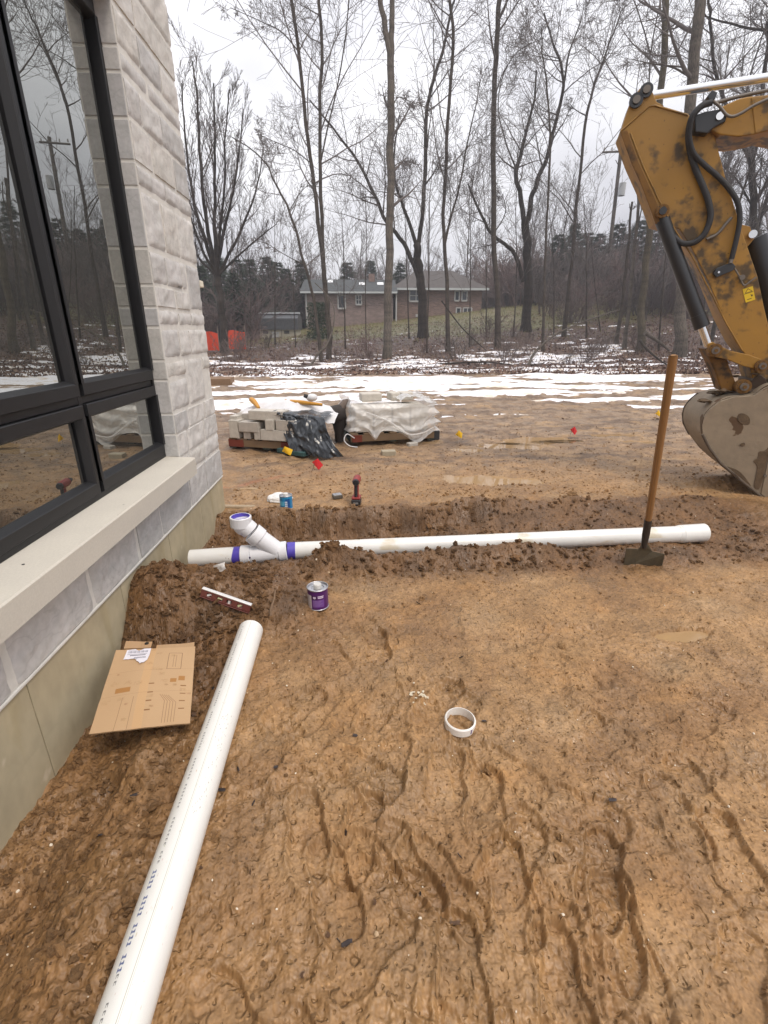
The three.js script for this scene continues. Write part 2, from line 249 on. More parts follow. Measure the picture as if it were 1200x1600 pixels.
{
  const rows = []; let d = -12;
  while (d < 430) { rows.push(d); const f = (d * d + 1.96) / (486 * 1.4); d += d < -2 ? .8 : d < .25 ? .09 : Math.max(.0036, Math.min(1.08 * f, d < 32 ? .3 : d < 60 ? .6 : d * .06)); }
  const nc = 760, nr = rows.length, p = new Float32Array(nr * (nc + 1) * 3), col = new Float32Array(p.length), uv = new Float32Array(nr * (nc + 1) * 2), idx = new Uint32Array((nr - 1) * nc * 6);
  let k = 0;
  for (let j = 0; j < nr; j++) { const dd = rows[j], w = dd < .2 ? 1.2 + 3 * (.2 - dd) : .9 + 1.1 * dd + .0 * dd;
    for (let i = 0; i <= nc; i++) { const O = 22, q = i < O ? (O - i) / O : i > nc - O ? (i - nc + O) / O : 0, x = clamp((i - O) / (nc - 2 * O) * 2 - 1, -1, 1) * w + (i < O ? -1 : 1) * q * q * 45 + Math.max(0, dd) * .05, z = -dd, y = groundY(x, z), c = groundColour(x, z); p[k * 3] = x; p[k * 3 + 1] = y; p[k * 3 + 2] = z; col.set(c, k * 3); uv[k * 2] = x / 1.3; uv[k * 2 + 1] = z / 1.3; k++; } }
  k = 0; for (let j = 0; j < nr - 1; j++) for (let i = 0; i < nc; i++) { const a = j * (nc + 1) + i, b = a + nc + 1; idx[k++] = a; idx[k++] = a + 1; idx[k++] = b; idx[k++] = a + 1; idx[k++] = b + 1; idx[k++] = b; }
  const g = new THREE.BufferGeometry(); g.setAttribute('position', new THREE.BufferAttribute(p, 3)); g.setAttribute('color', new THREE.BufferAttribute(col, 3)); g.setAttribute('uv', new THREE.BufferAttribute(uv, 2)); g.setIndex(new THREE.BufferAttribute(idx, 1)); g.computeVertexNormals();
  solo('ground', g, mudMat, 'trampled sandy clay ground with boot prints, rising to the wood', 'ground', null, 'structure');
  console.log('ground', nr, nc, idx.length / 3);
}
// thin melting snow, thicker than the ground where it lies
{
  const st = .085, x0 = -11, x1 = 27, d0 = 8.2, d1 = 34, nx = Math.round((x1 - x0) / st), nz = Math.round((d1 - d0) / st * .9), p = [], map = new Int32Array((nx + 1) * (nz + 1)).fill(-1), idx = [], hs = new Float32Array((nx + 1) * (nz + 1));
  for (let j = 0; j <= nz; j++) for (let i = 0; i <= nx; i++) { const x = x0 + i / nx * (x1 - x0), d = d0 + j / nz * (d1 - d0), z = -d;
    const edge = 2.2 * N(x * .23, z * .2 + 3) - .5 * sstep(3, 9, x), far = 1 - .75 * sstep(7, 11, x - (d - 9) * .25);
    const band = sstep(8.8, 10.4, d + edge) * (1 - sstep(12.6, 16.5, d + edge * 2));
    const patch = sstep(12.5, 15, d) * (1 - sstep(22, 28, d)) * .40 + (d > 22 ? .27 : 0) * (1 - sstep(27, 34, d)) * sstep(3, 12, x);
    let f = (.52 * band + patch) * far + .75 * N(x * .33 + .15 * z, z * 1.15) + .5 * N(x * .8 + .3 * z, z * 2.2 + 4) + .26 * N(x * 3.1, z * 5.5) - .53;
    f -= .55 * (1 - sstep(.0, .1, Math.abs(N(x * .09 + 2, z * .55)))) * band * .8;
    hs[j * (nx + 1) + i] = clamp(f * .14, -.05, .055) + .006 * N(x * 6, z * 8); }
  const vert = k => { if (map[k] < 0) { map[k] = p.length / 3; const i = k % (nx + 1), j = (k - i) / (nx + 1), x = x0 + i / nx * (x1 - x0), z = -(d0 + j / nz * (d1 - d0)); p.push(x, groundY(x, z) * .55 + (base(x, z)) * .45 + hs[k] + .012, z); } return map[k]; };
  for (let j = 0; j < nz; j++) for (let i = 0; i < nx; i++) { const a = j * (nx + 1) + i, b = a + nx + 1; if (Math.max(hs[a], hs[a + 1], hs[b], hs[b + 1]) < -.02) continue; const A = vert(a), B = vert(a + 1), Cc = vert(b), D = vert(b + 1); idx.push(A, B, Cc, B, D, Cc); }
  const g = new THREE.BufferGeometry(); g.setAttribute('position', new THREE.Float32BufferAttribute(p, 3)); g.setIndex(idx); g.computeVertexNormals();
  const uv = new Float32Array(p.length / 3 * 2); for (let i = 0; i < p.length / 3; i++) { uv[i * 2] = p[i * 3] * .4; uv[i * 2 + 1] = p[i * 3 + 2] * .4; } g.setAttribute('uv', new THREE.BufferAttribute(uv, 2));
  const sm = tex(512, 512, (u, v) => { const a = fbm(u * 7, v * 14, 5, 7), m = sstep(.02, .4, fbm(u * 5 + 2, v * 9, 5, 5)), sp = sstep(.42, .55, N(u * 60, v * 60, 60)); return [.95 - .04 * a - .09 * m - .35 * sp, .945 - .04 * a - .14 * m - .42 * sp, .95 - .04 * a - .22 * m - .5 * sp]; });
  solo('snow', g, std({ map: sm, color: rgb(.93, .94, .97), roughness: .7 }), 'thin melting snow lying in streaks across the muddy yard', 'snow', null, 'stuff');
}
// puddles: shallow muddy water standing in dips
{
  const wm = new THREE.MeshPhysicalMaterial({ color: rgb(.36, .235, .12), roughness: .02, ior: 1.33 });
  const names = ['nearer muddy puddle with tree reflections, alone on the tan mud', 'small puddle left of the red flag among wet ruts', 'longest puddle, just below the red flag', 'small round puddle left end of the wet ruts', 'narrow puddle right of and below the red flag', 'puddle left of the shovel handle, farther row', 'smallest far puddle above its neighbours by the shovel handle', 'puddle close beside the shovel handle', 'thin yellowish wet film in front of the shovel'];
  PUD.forEach((q, i) => { const n = 40, pos = [0, 0, 0], ix = []; for (let k = 0; k <= n; k++) { const a = k / n * Math.PI * 2, r = 1.5; pos.push(Math.cos(a) * q.a * r, 0, Math.sin(a) * q.b * r); if (k) ix.push(0, k + 1, k); } const g = new THREE.BufferGeometry(); g.setAttribute('position', new THREE.Float32BufferAttribute(pos, 3)); g.setIndex(ix); g.computeVertexNormals(); const m = solo('puddle', g, wm, names[i], 'puddle', null, 'structure'); m.rotation.y = -q.t; m.position.set(q.x, base(q.x, q.z) - (i === 8 ? .022 : .008), q.z); });
}
// loose soil crumbs, pebbles and scraps
function lump(seed, det, amp, sq = .8) { const g0 = new THREE.IcosahedronGeometry(1, det), p = g0.attributes.position; for (let i = 0; i < p.count; i++) { const x = p.getX(i), y = p.getY(i), z = p.getZ(i); const k = 1 + amp * inoise.noise(x * 1.3 + seed, y * 1.3, z * 1.3 + seed) + amp * .6 * inoise.noise(x * 3.4 + seed, y * 3.4 + 5, z * 3.4); p.setXYZ(i, x * k, y * k * sq, z * k); } g0.computeVertexNormals(); return g0; }
function scatter(name, geo, mat, n, seed, place, label, category) { const r = rngOf(seed), m = new THREE.InstancedMesh(geo, mat, n), o = new THREE.Object3D(); let k = 0, tries = 0; const cc = new THREE.Color(); while (k < n && tries < n * 40) { tries++; const q = place(r); if (!q) continue; o.position.set(q.x, q.y, q.z); o.rotation.set(r() * 6.3, r() * 6.3, r() * 6.3); if (q.rot) o.rotation.set(...q.rot); o.scale.set(q.s * (.7 + .6 * r()), q.s * (.7 + .6 * r()), q.s * (.7 + .6 * r())); if (q.sc) o.scale.set(...q.sc); o.updateMatrix(); m.setMatrixAt(k, o.matrix); if (q.c) { cc.setRGB(...q.c); m.setColorAt(k, cc); } k++; } m.count = k; m.name = numbered(name); scene.add(m); return tag(m, label, category, null, 'stuff'); }
const clodMat = std({ map: mudMap, bumpMap: mudBump, bumpScale: .004, color: 0xffffff, roughness: .95 });
const nearCol = (r, x, z) => { const k = .72 + .4 * r(); return groundColour(x, z).map(v => v * k); };
const clodCol = (r) => { const a = mixc(C.dug, C.brown, r() * .8), k = .75 + .5 * r(); return a.map(v => v * k); };
for (let v = 0; v < 3; v++) scatter('soil_crumbs', lump(v * 7.3 + 1, 1, .9, .7), clodMat, 2600, 100 + v, r => { const x = -1.16 + Math.pow(r(), 1.5) * 4.2, z = -.35 - r() * 3.9; const m = roughAt(x, z); if (r() > m * m + .012) return null; const s = .0025 + .014 * Math.pow(r(), 4); return { x, y: groundY(x, z) + s * .2, z, s, c: nearCol(r, x, z) }; }, 'loose crumbs of dark dug soil around the trench and wall', 'soil');
for (let v = 0; v < 2; v++) scatter('soil_crumbs', lump(v * 3.3 + 31, 2, .95, .62), clodMat, 230, 300 + v, r => { const a = r() < .55; let x, z; if (a) { x = -1.13 + r() * .62; z = -1.95 - r() * .72; } else if (r() < .5) { x = -.4 + r() * 1.9; z = pipeZ(x) + .1 + r() * .25; } else { x = -.8 + r() * 3; z = pipeZ(x) - .65 - r() * .3; } const s = .010 + .032 * r() * r() * r(); return { x, y: groundY(x, z) + s * .2, z, s, c: nearCol(r, x, z) }; }, 'fist-sized lumps of dark soil on the heap and trench edges', 'soil');
scatter('crumbled_mud', lump(50, 1, .5), clodMat, 2600, 17, r => { const z = -.4 - Math.pow(r(), .8) * 3, x = -.5 + r() * (1.6 + 1.1 * -z); const s = .002 + .006 * r() * r(); return { x, y: groundY(x, z) + s * .2, z, s, c: nearCol(r, x, z) }; }, 'small mud crumbs strewn over the trampled ground', 'soil');
scatter('mud_clods', lump(61, 1, .5, .6), clodMat, 4200, 19, r => { const d = 4.1 + r() * r() * 7, x = -1.2 + r() * (2.5 + d * .95) - (d > 5 ? (d - 5) * .45 : 0), z = -d; const s = .006 + .028 * r() * r() * r() * r(); return { x, y: groundY(x, z) + s * .05, z, s, c: nearCol(r, x, z) }; }, 'small mud clods churned up beyond the trench', 'soil');
scatter('pebbles', lump(9, 1, .3), std({ color: 0xffffff, roughness: .6 }), 520, 23, r => { const z = -.4 - r() * 3.6, x = -1.15 + Math.pow(r(), 1.3) * (1.6 - z); const s = .0018 + .004 * r() * r(); return { x, y: groundY(x, z) + s * .5, z, s, c: r() < .5 ? [.7, .62, .5] : [.5, .36, .22] }; }, 'pale pebbles and stone chips in the mud', 'pebbles');
{ // curled dark leaf scraps and torn weed cloth
  const g = new THREE.PlaneGeometry(1, .6, 5, 3), p = g.attributes.position; for (let i = 0; i < p.count; i++) { const x = p.getX(i), y = p.getY(i); p.setZ(i, .25 * Math.sin(x * 3 + y) + .12 * Math.cos(y * 9)); p.setY(i, y * (1 - .9 * x * x)); } g.computeVertexNormals();
  const spots = [[385, 1365], [520, 1465], [545, 1475], [592, 1415], [470, 1530], [425, 1205], [310, 1370], [290, 1400], [340, 1240], [150, 1290], [205, 1235], [60, 1310], [230, 1300], [520, 1460], [700, 1370], [655, 1380], [960, 1250], [395, 1260]].map(q => atY(q[0], q[1], 0)); let k = 0;
  scatter('leaf_scraps', g, std({ color: 0xffffff, roughness: .8, side: THREE.DoubleSide }), 34, 41, r => { const q = k < spots.length ? spots[k] : V(-1.1 + r() * 1.6, 0, -.5 - r() * 2); k++; const x = q.x + (r() - .5) * .03, z = q.z + (r() - .5) * .03; const s = .008 + .017 * r(); return { x, y: groundY(x, z) + .006, z, s, rot: [-1.57 + (r() - .5), r() * 6.3, (r() - .5)], c: r() < .6 ? [.045, .035, .035] : [.10, .055, .03] }; }, 'dark curled leaf scraps trodden into the mud', 'leaves');
}
// fallen leaves and dead stems on the slope under the trees
{
  const lg = new THREE.PlaneGeometry(1, .7, 2, 1), p = lg.attributes.position; for (let i = 0; i < p.count; i++) p.setZ(i, .3 * Math.abs(p.getX(i))); lg.computeVertexNormals();
  scatter('leaf_litter', lg, std({ color: 0xffffff, side: THREE.DoubleSide }), 26000, 51, r => { const d = 16.5 + 22 * Math.pow(r(), 1.4), x = -11 + r() * (22 + d * .6), z = -d; const s = .05 + .07 * r(); const q = r(); return { x, y: groundY(x, z) + .02 + .03 * r(), z, s, rot: [-1.57 + (r() - .5) * 1.4, r() * 6.3, (r() - .5) * 1.4], c: q < .5 ? [.10, .055, .04] : q < .85 ? [.17, .095, .065] : [.25, .17, .12] }; }, 'brown fallen leaves covering the slope under the trees', 'leaves');
  const gb = new THREE.ConeGeometry(.012, 1, 3, 1); gb.translate(0, .5, 0);
  scatter('dead_grass', gb, std({ color: 0xffffff }), 16000, 52, r => { const d = 23 + 26 * r(), x = -13 + r() * (26 + d * .4), z = -d; const s = .1 + .2 * r() * r(); const q = r(); return { x, y: groundY(x, z) - .02, z, s, rot: [(r() - .5) * 1.1, r() * 6.3, (r() - .5) * 1.1], sc: [1.6, s, 1.6], c: d > 29 && q < .7 ? [.18, .17, .06] : [.2, .14, .09] }; }, 'thin dead grass and weed stalks on the slope', 'grass');
}

// ---------------------------------------------------------------- stone building
const stoneMap = tex(512, 512, (u, v) => { const a = fbm(u * 6, v * 6, 6, 6), b = fbm(u * 24, v * 24, 3, 24), vein = Math.abs(fbm(u * 4 + 1.5, v * 7, 4, 4)); const k = .87 + .07 * a + .05 * b - .045 * (1 - sstep(0, .05, vein)); return [k, k * .992 - .006 * a, k * .98]; });
const stoneBump = tex(512, 512, (u, v) => { const a = fbm(u * 7, v * 7, 6, 7), r = 1 - Math.abs(fbm(u * 5, v * 5, 4, 5)) * 2; return .45 + .35 * a + .25 * r * .5; }, { srgb: false });
const stoneMats = [[.78, .78, .775], [.66, .665, .67], [.84, .835, .82], [.72, .72, .72], [.79, .78, .75]].map(c => std({ map: stoneMap, bumpMap: stoneBump, bumpScale: .010, color: rgb(...c), roughness: .9 }));
const sawnMats = [[.70, .705, .71], [.60, .61, .63], [.67, .67, .655], [.64, .655, .675]].map(c => std({ map: stoneMap, color: rgb(...c), roughness: .8 }));
const mortarTex = tex(256, 256, (u, v) => .86 + .06 * fbm(u * 12, v * 12, 4, 12));
const mortarMat = std({ map: mortarTex, color: rgb(.95, .93, .87), roughness: .95 });
const castMat = std({ map: tex(512, 512, (u, v) => { const a = fbm(u * 5, v * 5, 5, 5), b = N(u * 120, v * 120, 120), p = N(u * 30, v * 30, 30); return [.86 + .035 * a + .03 * b - (p > .6 ? .2 : 0), .85 + .035 * a + .03 * b - (p > .6 ? .2 : 0), .82 + .03 * a + .03 * b - (p > .6 ? .2 : 0)]; }), color: rgb(.80, .775, .735), roughness: .85 });
const parge = tex(1024, 512, (u, v) => { const a = fbm(u * 8, v * 6, 6, 8), b = fbm(u * 30, v * 20, 4, 30), st = sstep(.1, .5, fbm(u * 14, v * 3, 4, 14)), w = sstep(.42, .6, fbm(u * 11 + 3, v * 8, 4, 11)); const k = .77 + .06 * a + .05 * b; return [k - .03 * st + .10 * w, k * .965 - .035 * st + .1 * w, k * .845 - .05 * st + .12 * w]; });
const pargeMat = std({ map: parge, bumpMap: stoneBump, bumpScale: .006, color: rgb(.76, .71, .64), roughness: .92 });
const building = thing('stone_building', 'pale split-face stone building with black framed window and concrete foundation', 'building', V(0, 0, 0));
const ZE = -3.955, ZJ = -3.085, XS = -1.165;
{
  // foundation, with parging cracks as real grooves between sections
  const cuts = [ZE + .012, -3.36, -2.74, -2.12, -1.42, -.55, .9, 3, 6]; const y0 = -.8, y1 = .258;
  cuts.slice(0, -1).forEach((z, i) => { const z1 = cuts[i + 1] - (i < 5 ? .0035 : .0); const g = rbox(.35, y1 - y0, z1 - z, XS - .012 - .175, (y0 + y1) / 2, (z + z1) / 2, .003); metreUV(g, .6); part('foundation_section', g, pargeMat, building); });
  part('foundation_core', metreUV(box(7, y1 - y0 - .01, 6 - ZE - .04, XS - .055 - 3.5, (y0 + y1) / 2, (6 + ZE) / 2)), pargeMat, building);
  // mortar ledge under the stone
  part('mortar_bed', metreUV(rbox(.12, .016, 6 - ZE - .01, XS - .002 - .06, .266, (6 + ZE) / 2, .006), 2), mortarMat, building);
  // wall backing: pier, below the sill, above the window
  const bk = [box(.30, 5.2 - .27, ZJ - .004 - ZE - .012, XS - .008 - .15, (5.2 + .27) / 2, (ZJ - .004 + ZE + .012) / 2), box(.3, .525 - .275, 6 - ZJ + .012, XS - .008 - .15, .4, (6 + ZJ - .012) / 2), box(.3, 5.2 - 2.92, 6 - ZJ + .012, XS - .008 - .15, (5.2 + 2.92) / 2, (6 + ZJ - .012) / 2), box(.3, 2.92 - .525, 6 - .9, XS - .008 - .15, (2.92 + .525) / 2, (6 + .9) / 2), box(7, 5.2 - .27, .28, XS - .33 - 3.5, (5.2 + .27) / 2, ZE + .16), box(7, 5.2 - .27, .28, XS - .33 - 3.5, (5.2 + .27) / 2, 5.85), box(.28, 5.2 - .27, 9.4, XS - .33 - 6.8, (5.2 + .27) / 2, 1)];
  part('wall', metreUV(mergeGeometries(bk.map(g => g.toNonIndexed())), 2), mortarMat, building);
  part('roof', box(7.6, .25, 10.6, XS - 3.7, 5.36, 1), std({ color: rgb(.12, .12, .125) }), building);
  part('interior_floor', box(6.4, .1, 9.3, XS - 3.6, .3, 1), std({ color: rgb(.12, .115, .11) }), building);
  part('interior_wall', box(.1, 4.6, 9.2, XS - 4.2, 2.7, 1), std({ color: rgb(.05, .05, .05) }), building);
  part('interior_ceiling', box(6.4, .1, 9.3, XS - 3.6, 3.2, 1), std({ color: rgb(.08, .08, .08) }), building);
  // split-face stones
  const rs = rngOf(12);
  function stone(y0, y1, z0, z1, proud = 0, sawn = false) {
    const g0 = .0085, h = y1 - y0 - g0 * 2, w = z1 - z0 - g0 * 2, dep = .09, nh = Math.max(3, Math.round(h / .02)), nw = Math.max(3, Math.round(w / .02));
    const g = new THREE.BoxGeometry(dep, h, w, 1, nh, nw), p = g.attributes.position, sd = rs() * 100, tx = (rs() - .5) * .02, ty = (rs() - .5) * .02;
    for (let i = 0; i < p.count; i++) { if (p.getX(i) < dep / 2 - 1e-5) continue; const y = p.getY(i), z = p.getZ(i), ey = Math.min(h / 2 - Math.abs(y), .012) / .012, ez = Math.min(w / 2 - Math.abs(z), .012) / .012; const e = Math.min(ey, ez); const f = .005 * fbm(y * 13 + sd, z * 13, 4) + .006 * (sstep(-.02, .02, N(y * 9 + sd + z * 3, z * 7 - y * 3)) - .4) + .004 * sstep(-.02, .02, N(y * 19 + sd, z * 15 + y * 6)) + tx * z / w + ty * y / h; p.setX(i, dep / 2 + proud + (e <= 0 ? -.006 + .004 * N(y * 20 + sd, z * 20) : .004 + Math.max(-.003, f * .55 * Math.min(1, .35 + e)))); if (e <= 0) { if (ey <= 0) p.setY(i, y + .003 * N(z * 25, sd)); else p.setZ(i, z + .003 * N(y * 25, sd)); } }
    g.translate(XS - dep / 2 - .006, (y0 + y1) / 2, (z0 + z1) / 2); g.computeVertexNormals(); metreUV(g, 1.4); const uv = g.attributes.uv, ou = rs(), ov = rs(); for (let i = 0; i < uv.count; i++) uv.setXY(i, uv.getX(i) + ou, uv.getY(i) + ov);
    part('stone', g, stoneMats[Math.floor(rs() * stoneMats.length)], building);
  }
  // course heights read off the window jamb
  const H = [.638, .786, .912, 1.115, 1.229, 1.417, 1.523, 1.639, 1.826, 2.115, 2.232, 2.416, 2.605, 2.707, 2.887, 3.05, 3.29, 3.5, 3.62, 3.85, 4.06, 4.3, 4.5, 4.74, 4.96, 5.2];
  H.slice(0, -1).forEach((y, k) => { // sawn reveal stones with smooth window side
    const y1 = H[k + 1], h = y1 - y - .013, wz = .10 + .06 * rs();
    const g = rbox(.19, h, .085, XS - .010 - .095, (y + y1) / 2, ZJ - .0425, .004); metreUV(g, 2.2); if (k < 14) part('jamb_stone', g, sawnMats[Math.floor(rs() * 4)], building);
  });
  // pier face: hand laid, tall stones bridging two courses
  const zA = ZJ + .001, zB = ZE; const L = (a) => lerp(zB, zA, a);
  const rowsF = [[0, 1, [0, .36, .78, 1]], [1, 2, [0, .3, .72, 1]], [2, 3, [0, .2], 4], [2, 3, [.62, 1]], [2, 4, [.2, .62]], [3, 4, [0, .2]], [3, 4, [.62, 1]], [4, 5, [0, .45, .68, 1]], [5, 6, [0, .34, .62, 1]], [6, 7, [0, .32], 8], [7, 8, [.45, .75, 1]], [6, 8, [0, .32]], [6, 7, [.32, .62, 1]], [7, 8, [.32, .45]], [8, 9, [0, .4, .68, 1]], [9, 10, [0, .55, 1]], [10, 11, [0, .3, .72, 1]], [11, 12, [0, .46, .8, 1]], [12, 13, [0, .62, 1]], [13, 14, [0, .34, .7, 1]]];
  for (const [a, b, zs, skip] of rowsF) { if (skip) continue; for (let i = 0; i < zs.length - 1; i++) stone(H[a], H[b], L(zs[i]), L(zs[i + 1])); }
  for (let k = 14; k < H.length - 1; k++) { const s = .3 + .4 * rs(); stone(H[k], H[k + 1], L(0), L(s)); stone(H[k], H[k + 1], L(s), L(1)); let z = ZJ; while (z < 1.2) { const w = .35 + .5 * rs(); stone(H[k], H[k + 1], z, z + w); z += w; } }
  // two courses right of the sill, one long course under it
  stone(.495, .638, L(0), L(.42)); stone(.495, .638, L(.42), L(.86)); stone(.495, .638, L(.86), ZJ - .03);
  let z = ZE; for (const w of [.42, .36, .52, .30, .47, .52, .6, .45, .55, .5, .6]) { stone(.274, .495, z, z + w); z += w; }
  // a small white fixture on the far face of the pier
  const fx = part('wall_fixture', rbox(.05, .045, .06, 0, 0, 0, .006), std({ color: rgb(.75, .70, .58) }), building); fx.position.copy(atZ(312, 444, ZE - .03)); fx.position.x = XS - .02;
  const fb = part('fixture_bracket', rbox(.12, .015, .015), std({ color: rgb(.4, .38, .33) }), building); fb.position.set(fx.position.x - .07, fx.position.y, fx.position.z);
  // cast stone sill
  const sill = new THREE.Shape(); const xs = -1.075; sill.moveTo(xs, .533); sill.lineTo(xs, .632); sill.lineTo(xs - .006, .638); sill.lineTo(-1.30, .648); sill.lineTo(-1.30, .533); sill.closePath();
  const cutsS = [ZJ - .002, 1.15]; for (let i = 0; i < cutsS.length - 1; i++) { const g = new THREE.ExtrudeGeometry(sill, { depth: cutsS[i + 1] - cutsS[i] - .004, bevelEnabled: false, steps: 1 }); g.translate(0, 0, cutsS[i]); metreUV(g, 1); part('window_sill', g, castMat, building); }
  const drop = part('anchor_hole', new THREE.CylinderGeometry(.005, .005, .004, 10), std({ color: rgb(.03, .03, .03) }), building); { const q = atY(36, 881, .645); drop.position.set(q.x, .6415, q.z); }
}
// window: black aluminium, two columns of a tall light over a low one
{
  const win = new THREE.Group(); win.name = 'window'; building.add(win);
  const fm = new THREE.MeshPhysicalMaterial({ color: rgb(.011, .0115, .0135), roughness: .5, metalness: .0 });
  const glass = new THREE.MeshPhysicalMaterial({ color: rgb(.40, .41, .39), roughness: 0.0, metalness: .93, transmission: 1, thickness: 0, ior: 1.52 });
  const X0 = -1.25, top = 2.895, bot = .645, cols = [[ZJ, -2.27], [-2.27, -1.02], [-1.02, .9]];
  const fr = (x0, x1, y0, y1, z0, z1, n = 'frame') => part(n, rbox(Math.abs(x1 - x0), y1 - y0, z1 - z0, (x0 + x1) / 2, (y0 + y1) / 2, (z0 + z1) / 2, .004, 2), fm, win);
  fr(X0 - .13, X0 - .004, bot, bot + .028, ZJ, .9); fr(X0 - .13, X0 - .004, top - .03, top, ZJ, .9); fr(X0 - .13, X0 - .004, bot + .029, top - .031, ZJ, ZJ + .022);
  fr(X0 - .129, X0 - .014, 1.088, 1.122, ZJ + .023, .88, 'transom');
  for (let i = 0; i < cols.length - 1; i++) fr(X0 - .128, X0 - .012, bot + .03, top - .032, cols[i][1] - .016, cols[i][1] + .016, 'mullion');
  cols.forEach(([z0, z1], i) => {
    const a = z0 + (i ? .017 : .023), b = z1 - (i < 2 ? .017 : .01);
    for (const [y0, y1] of [[bot + .029, 1.086], [1.124, top - .032]]) {
      const f = .068, x0 = X0 - .09, x1 = X0 + .004; const sash = new THREE.Group();
      // four mitred-looking bars, each bevelled towards the glass
      const bar = (len, h) => { const s = new THREE.Shape(); s.moveTo(x0, 0); s.lineTo(x1 - .003, 0); s.lineTo(x1, .003); s.lineTo(x1, h - .016); s.lineTo(x1 - .004, h - .012); s.lineTo(X0 - .03, h); s.lineTo(x0, h); s.closePath(); return new THREE.ExtrudeGeometry(s, { depth: len, bevelEnabled: false }); };
      const gs = []; let g = bar(b - a, f); g.translate(0, y0, a); gs.push(g); g = bar(b - a, f); g.scale(1, -1, 1); g.translate(0, y1, a); flip(g); gs.push(g);
      g = bar(y1 - y0 - 2 * f + .03, f); g.rotateX(-Math.PI / 2); gs.push(vert(g, y0 + f - .015, a)); g = bar(y1 - y0 - 2 * f + .03, f); g.rotateX(-Math.PI / 2); g.scale(1, 1, -1); flip(g); gs.push(vert(g, y0 + f - .015, b));
      for (const q of gs) { q.computeVertexNormals(); part('sash', q, fm, win); }
      part('pane', box(.004, y1 - y0 - 2 * f + .02, b - a - 2 * f + .02, X0 - .034, (y0 + y1) / 2, (a + b) / 2), glass, win);
    }
  });
  function flip(g) { const ix = g.index; if (ix) { for (let i = 0; i < ix.count; i += 3) { const t = ix.getX(i); ix.setX(i, ix.getX(i + 1)); ix.setX(i + 1, t); } } else { const p = g.attributes.position; for (let i = 0; i < p.count; i += 3) { const a = [p.getX(i), p.getY(i), p.getZ(i)]; p.setXYZ(i, p.getX(i + 1), p.getY(i + 1), p.getZ(i + 1)); p.setXYZ(i + 1, ...a); } } }
  function vert(g, y, z) { g.computeBoundingBox(); // bar turned upright: its thickness runs along z
    g.translate(0, y - g.boundingBox.min.y, 0); g.computeBoundingBox(); const w = g.boundingBox; g.translate(0, 0, z === undefined ? 0 : (Math.abs(w.min.z) < 1e-6 ? z : z - w.max.z)); return g; }
}
